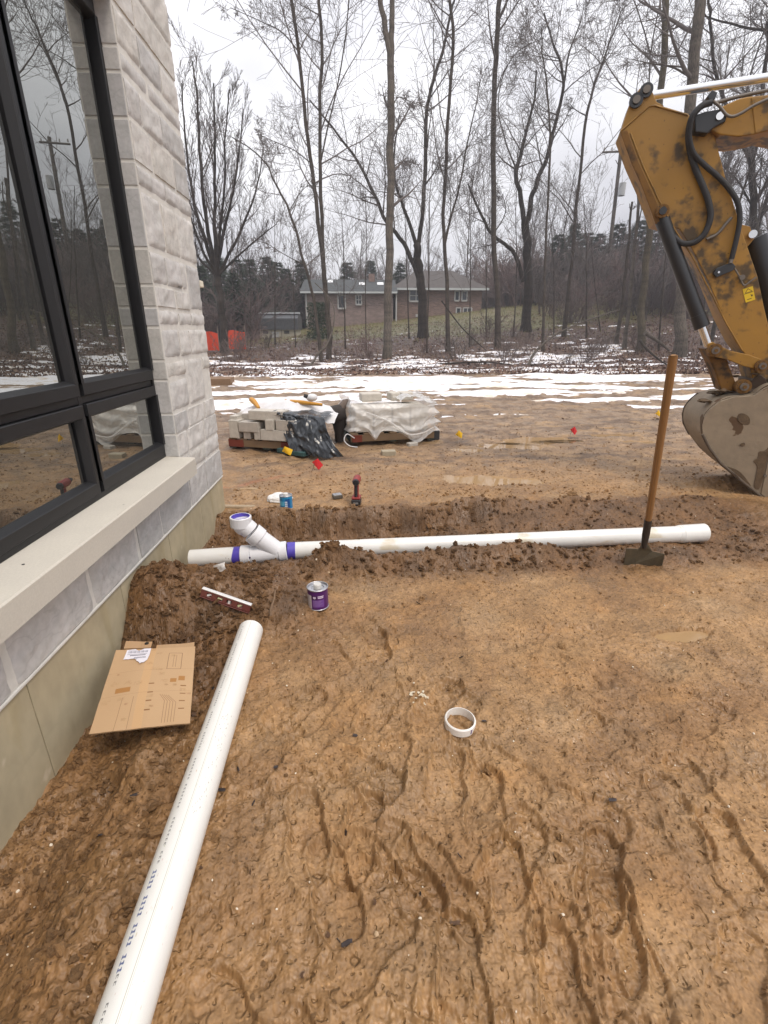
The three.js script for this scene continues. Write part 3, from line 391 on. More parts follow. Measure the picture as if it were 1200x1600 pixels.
// ---------------------------------------------------------------- excavator (stick, boom, bucket in front; the machine itself stands outside the frame)
const ME = { p0: V(3.2, 0, -4.3), a: -.331 };
{
  const dX = V(Math.cos(ME.a), 0, -Math.sin(ME.a)), nZ = V(Math.sin(ME.a), 0, Math.cos(ME.a));
  const E = (px, py, off = 0) => { const r = ray(px, py); const o = ME.p0.clone().addScaledVector(nZ, off); const t = o.clone().sub(camera.position).dot(nZ) / r.dot(nZ); const P = camera.position.clone().addScaledVector(r, t); return V(P.clone().sub(ME.p0).dot(dX), P.y, off); };
  const ex = thing('excavator', 'yellow excavator reaching in from the edge with black bucket cylinder and muddy bucket', 'excavator', ME.p0, ME.a);
  const paint = tex(1024, 1024, (u, v) => { // worn yellow paint with greasy dirt splashes, 2 m a side
    const a = fbm(u * 6, v * 6, 5, 6), b = fbm(u * 22, v * 22, 4, 22), c = N(u * 90, v * 90, 90), d = fbm(u * 5 + 2.5, v * 5 + 1, 5, 5);
    let r = .78 + .05 * a, g = .575 + .04 * a, bl = .20 + .03 * a; const dirt = clamp(.75 * sstep(-.05, .45, d + .6 * b) * (.45 + .5 * sstep(-.1, .2, b)), 0, .85) + (c > .52 ? .35 : 0); const t = clamp(dirt, 0, .72);
    const film = .32 * sstep(-.2, .3, fbm(u * 3 + 1, v * 3 + 4, 4, 3)); r = lerp(r, .62, film); g = lerp(g, .47, film); bl = lerp(bl, .28, film);
    return [lerp(r, .19, t), lerp(g, .145, t), lerp(bl, .10, t)]; });
  const yel = new THREE.MeshPhysicalMaterial({ map: paint, color: rgb(.56, .55, .37), roughness: .55, clearcoat: .12, clearcoatRoughness: .4, bumpMap: mudBump, bumpScale: .0012 });
  const yelDirty = new THREE.MeshPhysicalMaterial({ map: paint, color: rgb(.32, .28, .21), roughness: .75, bumpMap: mudBump, bumpScale: .004 });
  const blk = new THREE.MeshPhysicalMaterial({ color: rgb(.014, .015, .018), roughness: .38, clearcoat: .2 });
  const rubber = std({ color: rgb(.022, .022, .024), roughness: .7 });
  const chrome = new THREE.MeshPhysicalMaterial({ color: rgb(.72, .72, .72), metalness: 1, roughness: .14 });
  const steel = std({ color: rgb(.16, .14, .12), roughness: .55, metalness: .5 });
  const mudcoat = tex(1024, 1024, (u, v) => { // dried pale mud with dark wet patches, 2 m a side
    const a = fbm(u * 5, v * 5, 5, 5), b = fbm(u * 30, v * 30, 4, 30), w = fbm(u * 7 + 3, v * 7, 4, 7), s = sstep(.3, .33, w + .08 * b); const k = .62 + .06 * a + .05 * b; return [lerp(k, .36, s * .9), lerp(k * .945, .27, s * .9), lerp(k * .86, .17, s * .9)]; });
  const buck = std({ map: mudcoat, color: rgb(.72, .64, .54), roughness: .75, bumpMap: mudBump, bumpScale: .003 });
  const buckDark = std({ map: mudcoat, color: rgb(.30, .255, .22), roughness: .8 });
  const brownMud = std({ map: mudMap, color: rgb(.15, .10, .055), roughness: .9, bumpMap: mudBump, bumpScale: .004 });
  const slab = (pts, z1, th, mat, name, bev = .006, label) => { const s = new THREE.Shape(); pts.forEach((q, i) => i ? s.lineTo(q.x, q.y) : s.moveTo(q.x, q.y)); s.closePath(); const g = new THREE.ExtrudeGeometry(s, { depth: th - 2 * bev, bevelEnabled: bev > 0, bevelThickness: bev, bevelSize: bev, bevelSegments: 2, bevelOffset: -bev, curveSegments: 4 }); g.translate(0, 0, z1 - th + bev); metreUV(g, .5); return part(name, g, mat, ex, label); };
  const disc = (c, r, z, th, mat, name) => { const g = new THREE.CylinderGeometry(r, r, th, 24); g.rotateX(Math.PI / 2); g.translate(c.x, c.y, z); return part(name, creased(g), mat, ex); };
  const px = (...l) => l.map(q => E(q[0], q[1]));
  // stick: welded box; main plate, head bracket and lower nose
  const st = px([969, 206], [1015, 164], [1022, 164], [1075, 179], [1112, 196], [1122, 232], [1133, 275], [1147, 320], [1160, 362], [1173, 400], [1184, 432], [1194, 480], [1206, 530], [1216, 585], [1190, 603], [1178, 600], [1172, 575], [1166, 556], [1150, 535], [1132, 500], [1107, 440], [1083, 392], [1062, 358], [1024, 348], [1018, 330], [1003, 290], [986, 252]);
  slab(st, 0, .27, yel, 'stick');
  slab(px([971, 203], [985, 159], [1000, 137], [1010, 133], [1019, 139], [1027, 158], [1038, 164], [1015, 166], [990, 186]), -.012, .245, yel, 'stick_head', .006);
  const weld = (l, r, mat = yel, n = 'weld_seam') => part(n, tubeGeo(l.map(q => E(q[0], q[1], .001)), r, 6), mat, ex);
  weld([[970, 205], [1014, 166], [1024, 165], [1075, 180]], .008); weld([[985, 208], [1004, 258], [1027, 308], [1052, 355], [1080, 398], [1108, 452], [1135, 506], [1160, 548]], .006);
  slab(px([969, 206], [980, 204], [996, 250], [1014, 290], [1030, 326], [1046, 350], [1024, 350], [1018, 332], [1003, 292], [986, 254]), .008, .016, yelDirty, 'edge_plate', .003);
  for (const [x, y, r] of [[1010, 141, .048], [994, 157, .05]]) { disc(E(x, y), r, -.004, .03, blk, 'pin_boss'); disc(E(x, y), r * .55, .006, .04, steel, 'pin'); }
  // boom coming from the right, with dark fork at its end
  const bo = px([1106, 190], [1122, 172], [1134, 166], [1152, 158], [1166, 155], [1200, 152], [1290, 140], [1420, 90], [1560, 60], [1600, 150], [1480, 190], [1330, 216], [1240, 214], [1200, 207], [1172, 214], [1150, 217], [1122, 214], [1106, 206]);
  slab(bo, .05, .36, yel, 'boom', .008);
  slab(px([1080, 186], [1098, 180], [1122, 176], [1132, 184], [1128, 196], [1112, 204], [1100, 214], [1082, 212]), .075, .41, blk, 'boom_fork', .008);
  disc(E(1119, 188), .026, .08, .02, chrome, 'pivot_pin');
  slab(px([1170, 158], [1200, 156], [1200, 206], [1176, 212]), .056, .01, yel, 'stiffener', .002);
  // stick cylinder rod, bright, above the boom
  const rod = (a, b, r, mat, n, off = -.13, s = 20) => part(n, tubeGeo([E(a[0], a[1], off), E(b[0], b[1], off)], r, s), mat, ex);
  rod([1016, 150], [1330, 101], .031, chrome, 'cylinder_rod'); rod([1330, 101], [1560, 66], .065, blk, 'cylinder_barrel');
  // bucket cylinder
  rod([1034, 340], [1038, 352], .04, blk, 'cylinder_eye', -.02); rod([1035, 344], [1097, 511], .057, blk, 'cylinder_barrel', -.02); rod([1090, 492], [1097, 511], .062, blk, 'cylinder_gland', -.02); rod([1096, 509], [1107, 540], .033, chrome, 'cylinder_rod', -.02);
  disc(E(1034, 331), .05, .012, .05, yelDirty, 'pin_boss'); disc(E(1034, 331), .028, .02, .06, blk, 'pin');
  // black cylinder seen along the back of the stick
  rod([1180, 372], [1232, 560], .085, blk, 'cylinder_barrel', -.2); slab(px([1160, 348], [1176, 352], [1182, 372], [1172, 384], [1158, 366]), -.05, .12, yel, 'lug', .004); disc(E(1178, 365), .03, -.04, .05, chrome, 'pin');
  // linkage to the bucket
  slab(px([1104, 538], [1112, 534], [1122, 540], [1140, 548], [1168, 554], [1190, 562], [1186, 578], [1160, 572], [1136, 562], [1118, 558], [1106, 552]), .035, .05, yel, 'link_arm', .005);
  slab(px([1102, 545], [1116, 545], [1136, 556], [1142, 575], [1152, 600], [1146, 612], [1128, 610], [1118, 580], [1108, 558]), -.02, .2, yelDirty, 'link_arm', .012);
  for (const [x, y, r, n] of [[1114, 547, .055, 'pin_boss'], [1158, 603, .06, 'pin_boss'], [1186, 571, .05, 'pin_boss']]) { disc(E(x, y), r, .03, .07, yelDirty, n); disc(E(x, y), r * .55, .05, .07, steel, 'pin'); disc(E(x, y), r * .25, .08, .03, yelDirty, 'bolt'); }
  // bucket
  const zb = .14, wB = .62;
  const side = px([1089, 660], [1092, 648], [1101, 636], [1116, 624], [1138, 617], [1168, 615], [1180, 606], [1196, 598], [1225, 600], [1250, 622], [1262, 690], [1290, 842], [1262, 828], [1200, 783], [1175, 765], [1150, 745], [1117, 717], [1100, 694], [1090, 674]).map(q => V(q.x, q.y, 0));
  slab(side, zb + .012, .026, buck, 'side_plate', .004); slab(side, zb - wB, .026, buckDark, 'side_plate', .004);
  { const sheet = [[1250, 622], [1225, 600], [1196, 598], [1180, 606], [1168, 615], [1138, 617], [1116, 624], [1101, 636], [1092, 648], [1089, 660], [1090, 674], [1100, 694], [1117, 717], [1150, 745], [1175, 765], [1200, 783], [1262, 828], [1290, 842]].map(q => E(q[0], q[1])); const cv = curvePts(sheet, 60), s = new THREE.Shape(); const cen = E(1190, 690); const off = cv.map(q => q.clone().lerp(cen, .025)); cv.forEach((q, i) => i ? s.lineTo(q.x, q.y) : s.moveTo(q.x, q.y)); off.reverse().forEach(q => s.lineTo(q.x, q.y)); s.closePath(); const g = new THREE.ExtrudeGeometry(s, { depth: wB - .04, bevelEnabled: false }); g.translate(0, 0, zb - wB + .008); metreUV(g, .5); part('bucket_shell', g, buck, ex);
    // rim lip standing proud of the side, lower edge dark with wet mud
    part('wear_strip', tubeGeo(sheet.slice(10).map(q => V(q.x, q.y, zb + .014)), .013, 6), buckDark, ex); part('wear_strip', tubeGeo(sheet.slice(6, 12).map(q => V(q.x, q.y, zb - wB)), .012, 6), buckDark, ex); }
  slab(px([1200, 655], [1208, 655], [1262, 690], [1284, 836], [1250, 818], [1178, 764]), zb + .022, .014, buck, 'side_cutter', .003);
  for (const [x, y] of [[1184, 736], [1196, 745], [1205, 730], [1218, 752]]) disc(E(x, y), .012, zb + .024, .012, steel, 'bolt');
  const blob = (l, n = 'mud_patch') => slab(curveLoop(px(...l)), zb + .0165, .007, brownMud, n, .0025);
  function curveLoop(l) { return new THREE.CatmullRomCurve3(l, true).getPoints(40); }
  blob([[1144, 643], [1152, 642], [1161, 649], [1160, 658], [1150, 658], [1143, 652]]); blob([[1146, 689], [1153, 686], [1154, 690], [1148, 692]]);
  blob([[1120, 721], [1130, 723], [1143, 728], [1152, 736], [1163, 752], [1150, 744], [1132, 731]]); blob([[1190, 693], [1184, 698], [1175, 700], [1173, 709], [1167, 714], [1172, 722], [1170, 737], [1168, 754], [1175, 757], [1184, 726]]);
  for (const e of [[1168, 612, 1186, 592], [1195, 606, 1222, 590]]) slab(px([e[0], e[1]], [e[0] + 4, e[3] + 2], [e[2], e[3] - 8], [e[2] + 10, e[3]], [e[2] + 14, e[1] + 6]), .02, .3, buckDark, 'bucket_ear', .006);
  for (let i = 0; i < 4; i++) { const q = E(1282, 836); const g = new THREE.ConeGeometry(.045, .2, 4); g.scale(1, 1, .6); g.rotateZ(-2.2); g.translate(q.x + .06, q.y - .02, zb - .06 - i * (wB - .12) / 3); part('tooth', g, steel, ex); }
  { const r = rngOf(71); for (const [x, y, z, q] of [[1100, 626, .0, .05], [1120, 614, -.1, .06], [1140, 612, -.2, .07], [1130, 610, .02, .04], [1172, 606, -.05, .05], [1150, 588, -.06, .03], [1122, 560, .0, .022], [1180, 584, .02, .03], [1200, 596, -.1, .06], [1110, 634, -.25, .05]]) { const g = lump(r() * 40, 2, .9, .5); g.scale(q, q * .6, q); const e = E(x, y, z); g.translate(e.x, e.y, e.z); part('mud_clump', g, brownMud, ex); } }
  // hydraulic hoses and steel lines, lying just proud of the near side
  const hose = (l, r, n = 'hose', mat = rubber) => part(n, tubeGeo(l.map(q => E(q[0], q[1], q[2] ?? .06)), r, 8, true, 48), mat, ex);
  hose([[1112, 160, .1], [1096, 166, .11], [1082, 182, .11], [1076, 208, .08], [1078, 234, .05], [1086, 262, .03], [1098, 290, .03], [1107, 315, .03], [1110, 340, .03], [1100, 366, .03], [1084, 379, .03], [1066, 380, .02], [1052, 368, 0], [1044, 352, -.01]], .023);
  hose([[1080, 186, .13], [1077, 214, .1], [1084, 240, .07], [1100, 257, .04], [1122, 276, .03], [1141, 297, .03], [1153, 318, .03], [1156, 342, .03], [1151, 372, .03], [1143, 405, .03]], .019);
  hose([[1143, 340, .02], [1134, 350, .02], [1120, 366, .02], [1104, 374, .02]], .012, 'hose', steel);
  hose([[1106, 153, .09], [1114, 158, .09], [1124, 166, .09], [1136, 180, .09], [1145, 182, .09], [1158, 177, .09], [1176, 166, .09], [1200, 155, .09], [1300, 120, .09]], .011, 'steel_line', steel);
  hose([[1118, 161, .0], [1150, 152, .0], [1200, 141, .0], [1300, 120, .0]], .013, 'steel_line', steel);
  slab(px([1098, 160], [1106, 150], [1114, 154], [1110, 164], [1102, 168]), .11, .05, blk, 'hose_clamp', .004);
  slab(px([1113, 428], [1117, 420], [1142, 410], [1148, 417], [1144, 423], [1118, 434]), .03, .03, blk, 'valve_block', .004);
  hose([[1143, 404, .03], [1141, 412, .035]], .016, 'hose_fitting', steel); hose([[1148, 420, .03], [1154, 430, .03], [1158, 439, .03], [1163, 446, .03], [1172, 440, .03], [1182, 433, .03]], .007, 'steel_line', steel); disc(E(1157, 434), .02, .03, .03, steel, 'fitting');
  disc(E(1121, 426), .008, .032, .01, chrome, 'bolt');
  // warning decal
  const dec = canvasTex(128, 160, (c, w, h) => { c.fillStyle = '#d7b51c'; c.fillRect(0, 0, w, h); c.fillStyle = '#3a2a08'; c.fillRect(6, 60, w - 12, 5); c.beginPath(); c.moveTo(64, 12); c.lineTo(108, 54); c.lineTo(20, 54); c.closePath(); c.lineWidth = 6; c.strokeStyle = '#3a2a08'; c.stroke(); c.beginPath(); c.moveTo(78, 84); c.lineTo(112, 98); c.lineTo(90, 116); c.closePath(); c.fill(); c.fillRect(24, 128, 60, 8); });
  { const a = E(1160, 452), b = E(1176, 447), c = E(1180, 468), d = E(1165, 473), g = new THREE.BufferGeometry(); g.setAttribute('position', new THREE.Float32BufferAttribute([a, b, c, d].flatMap(q => [q.x, q.y, .0035]), 3)); g.setAttribute('uv', new THREE.Float32BufferAttribute([0, 1, 1, 1, 1, 0, 0, 0], 2)); g.setIndex([0, 3, 1, 1, 3, 2]); g.computeVertexNormals(); part('decal', g, std({ map: dec, roughness: .5, side: THREE.DoubleSide }), ex); }
  // rest of the machine, outside the frame: house, cab, counterweight, tracks
  const grp = (n, g, m) => part(n, g, m, ex);
  const bx = 6.6; grp('machine_house', metreUV(rbox(2.6, .95, 2.1, bx + .7, 1.45, -.15, .08, 3), .5), yel); grp('counterweight', metreUV(rbox(.7, 1.0, 2.1, bx + 2.35, 1.4, -.15, .2, 4), .5), yelDirty); grp('cab', rbox(1.3, 1.5, .95, bx - .2, 2.5, .42, .08, 3), blk); grp('boom_base', metreUV(rbox(1.7, .5, .36, bx - 1.9, 2.1, -.13, .05, 2).rotateZ(.0), .5), yel);
  for (const s of [-1, 1]) { const tg = new THREE.CapsuleGeometry(.36, 2.3, 6, 20); tg.rotateZ(Math.PI / 2); tg.scale(1, 1, .62); tg.translate(bx + .6, .38, -.15 + s * .9); grp('track', tg, rubber); }
  grp('undercarriage', rbox(1.6, .5, 1.5, bx + .6, .72, -.15, .05, 2), blk);
}

// ---------------------------------------------------------------- pipes and fittings
const pvcMap = tex(512, 512, (u, v) => { const a = fbm(u * 4, v * 12, 4, 4), s = .8 * sstep(.14, .5, fbm(u * 7 + 1, v * 5, 5, 7)), d = N(u * 60, v * 60, 60); return [.93 - .02 * a - .10 * s - (d > .62 ? .25 : 0), .93 - .02 * a - .15 * s - (d > .62 ? .3 : 0), .915 - .02 * a - .24 * s - (d > .62 ? .35 : 0)]; });
const pvc = new THREE.MeshPhysicalMaterial({ map: pvcMap, color: rgb(.88, .88, .88), roughness: .32, clearcoat: .1, clearcoatRoughness: .3 });
const pvcClean = new THREE.MeshPhysicalMaterial({ color: rgb(.76, .765, .79), roughness: .3 });
const purple = new THREE.MeshPhysicalMaterial({ color: rgb(.085, .06, .43), roughness: .4 });
{ // pipe in front, running past the camera
  const printed = canvasTex(2048, 512, (c, w, h) => { // u round the pipe (vertical in canvas), v along: canvas x = length 3.05 m
    c.fillStyle = '#f1f1ee'; c.fillRect(0, 0, w, h); const r = rngOf(3);
    for (let i = 0; i < 520; i++) { c.fillStyle = `rgba(${120 + r() * 60 | 0},${85 + r() * 50 | 0},${50 + r() * 40 | 0},${.1 + .35 * r()})`; c.fillRect(r() * w, r() * h, 1 + r() * 5, 1 + r() * 1.5); }
    for (let i = 0; i < 30; i++) { const x = r() * w, y = r() * h; for (let k = 0; k < 30; k++) { c.fillStyle = `rgba(150,105,60,${.05 * r()})`; c.fillRect(x + k * 4 * r(), y + (r() - .5) * 9, 18 * r() + 4, 2); } }
    const yy = h * .5; c.fillStyle = '#6f716f';
    // the seam line and the small blurred print beside it
    c.fillStyle = 'rgba(140,135,115,.55)'; c.fillRect(0, yy + 46, w, 2); c.fillRect(w * .1, yy + 52, w * .4, 1);
    for (let x = 30; x < w; x += 8) { const sg = Math.floor(x / 150) % 6; if (sg === 5) { c.fillStyle = 'rgba(60,78,135,.75)'; if ((x * 7) % 5) { c.fillRect(x, yy - 9, 4 + (x * 3) % 4, 3); c.fillRect(x + (x * 5) % 4, yy - 9, 2.5, 16); c.fillRect(x, yy + 3, 5, 3); } continue; } if ((x * 13) % 17 < 3) continue; c.fillStyle = 'rgba(72,74,76,.8)'; const k = (x * 31) % 4; c.fillRect(x, yy - 4, 1.6, 8); if (k !== 1) c.fillRect(x, yy - 4, 5, 1.6); if (k !== 2) c.fillRect(x + 4, yy - 4, 1.6, k ? 8 : 4); if (k > 1) c.fillRect(x, yy + 2.6, 5, 1.6); }
    c.fillStyle = 'rgba(190,125,50,.6)'; for (let k = 0; k < 40; k++) c.fillRect(w * .27 + k * 1.8, yy - 80 + k * .4 + r() * 8, 4, 3);
    for (let k = 0; k < 60; k++) { c.fillStyle = `rgba(110,100,90,${.3 + .4 * r()})`; c.fillRect(w * (.18 + .14 * r()), yy + 60 + 50 * r(), 2 + r() * 3, 1 + 2 * r()); } });
  const len = 3.05, A = atY(392, 986, .058); A.y = .062; const Bq = atY(190, 1600, .058); const dir = Bq.clone().sub(A).setY(0).normalize(); const Bp = A.clone().addScaledVector(dir, len); Bp.y = .05;
  const p = thing('drain_pipe', 'long white printed PVC pipe running from the cardboard toward the near edge', 'pipe', V(0, 0, 0));
  const tube = new THREE.CylinderGeometry(.0572, .0572, len, 64, 1, true); { const uv = tube.attributes.uv; for (let i = 0; i < uv.count; i++) { const u = uv.getX(i), v = uv.getY(i); uv.setXY(i, v, u); } }
  tube.translate(0, len / 2, 0); tube.rotateY(.45); part('pipe_wall', aim(tube, A, Bp), new THREE.MeshPhysicalMaterial({ map: printed, roughness: .3, color: rgb(.9, .9, .885), clearcoat: .08 }), p);
  part('pipe_bore', aim(pipeGeo(.0565, .051, len - .002, 48).translate(0, .001, 0), A, Bp), pvc, p);
}
{ // the assembly lying in the trench
  const zc = -2.90, P = (px, py, z = zc) => atZ(px, py, z);
  const L0 = P(297, 873, -2.87), L1 = P(368, 868, -2.89), Wa = P(377, 868, -2.89), Wb = P(437, 863, -2.92), R0 = P(449, 861, -2.925), R1 = P(461, 860.5, -2.93);
  const Rend = atZ(1101, 832, -3.06), Rbell = atZ(1062, 834.5, -3.05);
  const asm = thing('drain_assembly', 'white drain line in the trench with wye fitting, upturned elbow and purple primer rings', 'pipe', V(0, 0, 0));
  const seg = (a, b, ro, ri, mat, n, extra = 0) => part(n, aim(pipeGeo(ro, ri, a.distanceTo(b) + extra, 48), a, b), mat, asm);
  const u2 = g => g; const R = .0572;
  seg(L0, L1, R, .05, pvc, 'pipe_stub', .05); seg(P(364, 868.5, -2.89), P(377.5, 867.6, -2.89), R + .0012, .05, purple, 'primer_ring', .004);
  seg(Wa, P(392, 867, -2.893), .066, .05, pvcClean, 'wye_hub'); seg(P(391, 867, -2.893), P(438, 862.5, -2.92), .0595, .05, pvcClean, 'wye_body', .01); seg(P(436, 862.8, -2.92), R0, .067, .05, pvcClean, 'wye_hub');
  seg(R0, R1, R + .0012, .05, purple, 'primer_ring', .006);
  const long = thing('long_pipe', 'longest white PVC pipe crossing the yard, half buried, with bell end', 'pipe', V(0, 0, 0));
  const lp = (a, b, ro, ri, n) => part(n, aim(pipeGeo(ro, ri, a.distanceTo(b), 48), a, b), pvc, long);
  lp(R1, Rbell, R, .05, 'pipe_wall'); lp(Rbell, Rend, .0635, .0575, 'bell_end'); { const g = new THREE.CylinderGeometry(.0635, R, .03, 48, 1, true); g.translate(0, -.013, 0); part('bell_taper', aim(g, Rbell, Rend), pvc, long); }
  // branch at 45 degrees, elbow turning up
  const J = P(432, 860, -2.915), B1 = P(399, 836, -2.90), B2 = P(391, 829, -2.90), K = P(379, 819, -2.895), T0 = P(376.5, 818, -2.895), T1 = P(375.5, 806, -2.895); T1.x = T0.x - .006;
  const bend = curvePts([B2, B2.clone().lerp(K, .55), P(380.5, 822.5, -2.895), T0, T0.clone().lerp(T1, .5)], 14);
  part('wye_branch', tubeGeo([J, B1], .0585, 40, true), pvcClean, asm);
  seg(P(406, 841.5, -2.902), P(394, 831.8, -2.90), .067, .0583, pvcClean, 'elbow_hub'); part('elbow', tubeGeo(bend, .0585, 40, true), pvcClean, asm);
  const hub0 = P(377.2, 822, -2.895), hub1 = P(375.6, 806.5, -2.895); seg(hub0, hub1, .067, .0575, pvcClean, 'elbow_hub'); { const h0 = hub0.clone().lerp(hub1, .25), q = aim(pipeGeo(.0574, .0545, h0.distanceTo(hub1) + .001, 40), h0, hub1); part('primed_socket', q, purple, asm); }
  // purple drips and mud marks on the stub
  const r = rngOf(9), smear = std({ color: rgb(.07, .05, .12) }); for (let k = 0; k < 5; k++) { const q = P(380 + k * 2.4, 872 + r() * 5 - 2, -2.833); const g = lump(k, 1, .6); g.scale(.004 + .004 * r(), .008 + .006 * r(), .0025); g.translate(q.x, q.y, q.z); part('primer_drip', g, smear, asm); }
  for (let k = 0; k < 7; k++) { const q = P(333 + k * 4, 872 + r() * 4 - 2, -2.833); const g = lump(k + 9, 1, .6); g.scale(.004 + .006 * r(), .003 + .003 * r(), .003); g.translate(q.x, q.y, q.z); part('mud_speck', g, clodDark(), asm); }
  function clodDark() { return smearB || (smearB = std({ color: rgb(.16, .09, .04) })); }
}
var smearB;
{ // cut ring of pipe lying on the mud
  const q = atY(718, 1132, .0); const g = pipeGeo(.0585, .0525, .036, 56); const m = solo('pipe_ring', g, new THREE.MeshPhysicalMaterial({ color: rgb(.80, .78, .74), roughness: .35 }), 'short white ring cut from pipe lying on the brown mud', 'pipe ring'); m.position.set(q.x, groundY(q.x, q.z) + .004, q.z); m.rotation.set(.05, 0, -.04);
  const ink = part('ink_mark', rbox(.005, .02, .0012), std({ color: rgb(.12, .06, .2) }), m); ink.position.set(.033, .02, .0487); ink.rotation.y = .6;
}
{ // white fragments beside the ring; torn paper by the stub; stick in the soil
  const r = rngOf(8), g = lump(3, 1, .6, .4), mt = std({ color: rgb(.60, .53, .40) }); const c0 = atY(655, 1087, 0); const ms = []; for (let k = 0; k < 16; k++) { const q = g.clone(); const s = .003 + .006 * r() * r(); q.scale(s * 1.6, s * .6, s); q.rotateY(r() * 6); const x = c0.x + (r() - .5) * .07, z = c0.z + (r() - .5) * .06; q.translate(x, groundY(x, z) + .004, z); ms.push(q); } solo('plastic_shavings', mergeGeometries(ms), mt, 'cream plastic shavings scattered on the mud left of the ring', 'shavings', null, 'stuff');
  const pg = new THREE.PlaneGeometry(.075, .06, 8, 8), pp = pg.attributes.position; for (let i = 0; i < pp.count; i++) pp.setZ(i, .015 * Math.sin(pp.getX(i) * 60) * Math.cos(pp.getY(i) * 70)); pg.rotateX(-.7); pg.computeVertexNormals(); const w = solo('paper_scrap', pg, std({ color: rgb(.72, .70, .68), side: THREE.DoubleSide }), 'crumpled white paper scrap below the open pipe stub', 'paper'); w.position.copy(atZ(344, 888, -2.70)); w.rotation.z = .4;
  const s0 = onGround(417, 972), twig = solo('stick', tubeGeo([V(-.005, -.02, .03), V(0, .03, .02), V(.012, .06, -.03), V(.012, .085, -.07)], [.006, .006, .005, .004], 7), std({ color: rgb(.2, .13, .08) }), 'short brown stick poking from the soil right of the pipe end', 'stick'); twig.position.set(s0.x + .03, groundY(s0.x, s0.z), s0.z);
}

// ---------------------------------------------------------------- tools and small things
function can(name, label, px, py, h, rad, body, lid, turn) { const q = onGround(px, py); const t = thing(name, label, 'can', V(q.x, groundY(q.x, q.z) + .001, q.z), turn);
  const b = new THREE.CylinderGeometry(rad, rad, h - .012, 48, 1, true); b.translate(0, h / 2, 0); part('can_body', b, body, t);
  const rim = y => { const g = new THREE.TorusGeometry(rad, .003, 8, 48); g.rotateX(Math.PI / 2); g.translate(0, y, 0); return g; }; part('rim', rim(.005), lid, t); part('rim', rim(h - .005), lid, t);
  part('lid', creased(new THREE.LatheGeometry([[0, h - .013], [rad * .55, h - .013], [rad * .62, h - .009], [rad * .97, h - .010], [rad, h - .004]].map(a => new THREE.Vector2(...a)), 48)), lid, t);
  const cap = creased(new THREE.LatheGeometry([[.0, h + .012], [.019, h + .012], [.021, h + .009], [.021, h - .012]].map(a => new THREE.Vector2(...a)), 28)); part('screw_cap', cap, std({ color: rgb(.66, .65, .62), roughness: .5, metalness: .2 }), t);
  part('bottom', new THREE.CylinderGeometry(rad - .001, rad - .001, .003, 40).translate(0, .004, 0), lid, t); return t; }
const tin = new THREE.MeshPhysicalMaterial({ color: rgb(.55, .55, .57), metalness: .9, roughness: .3 });
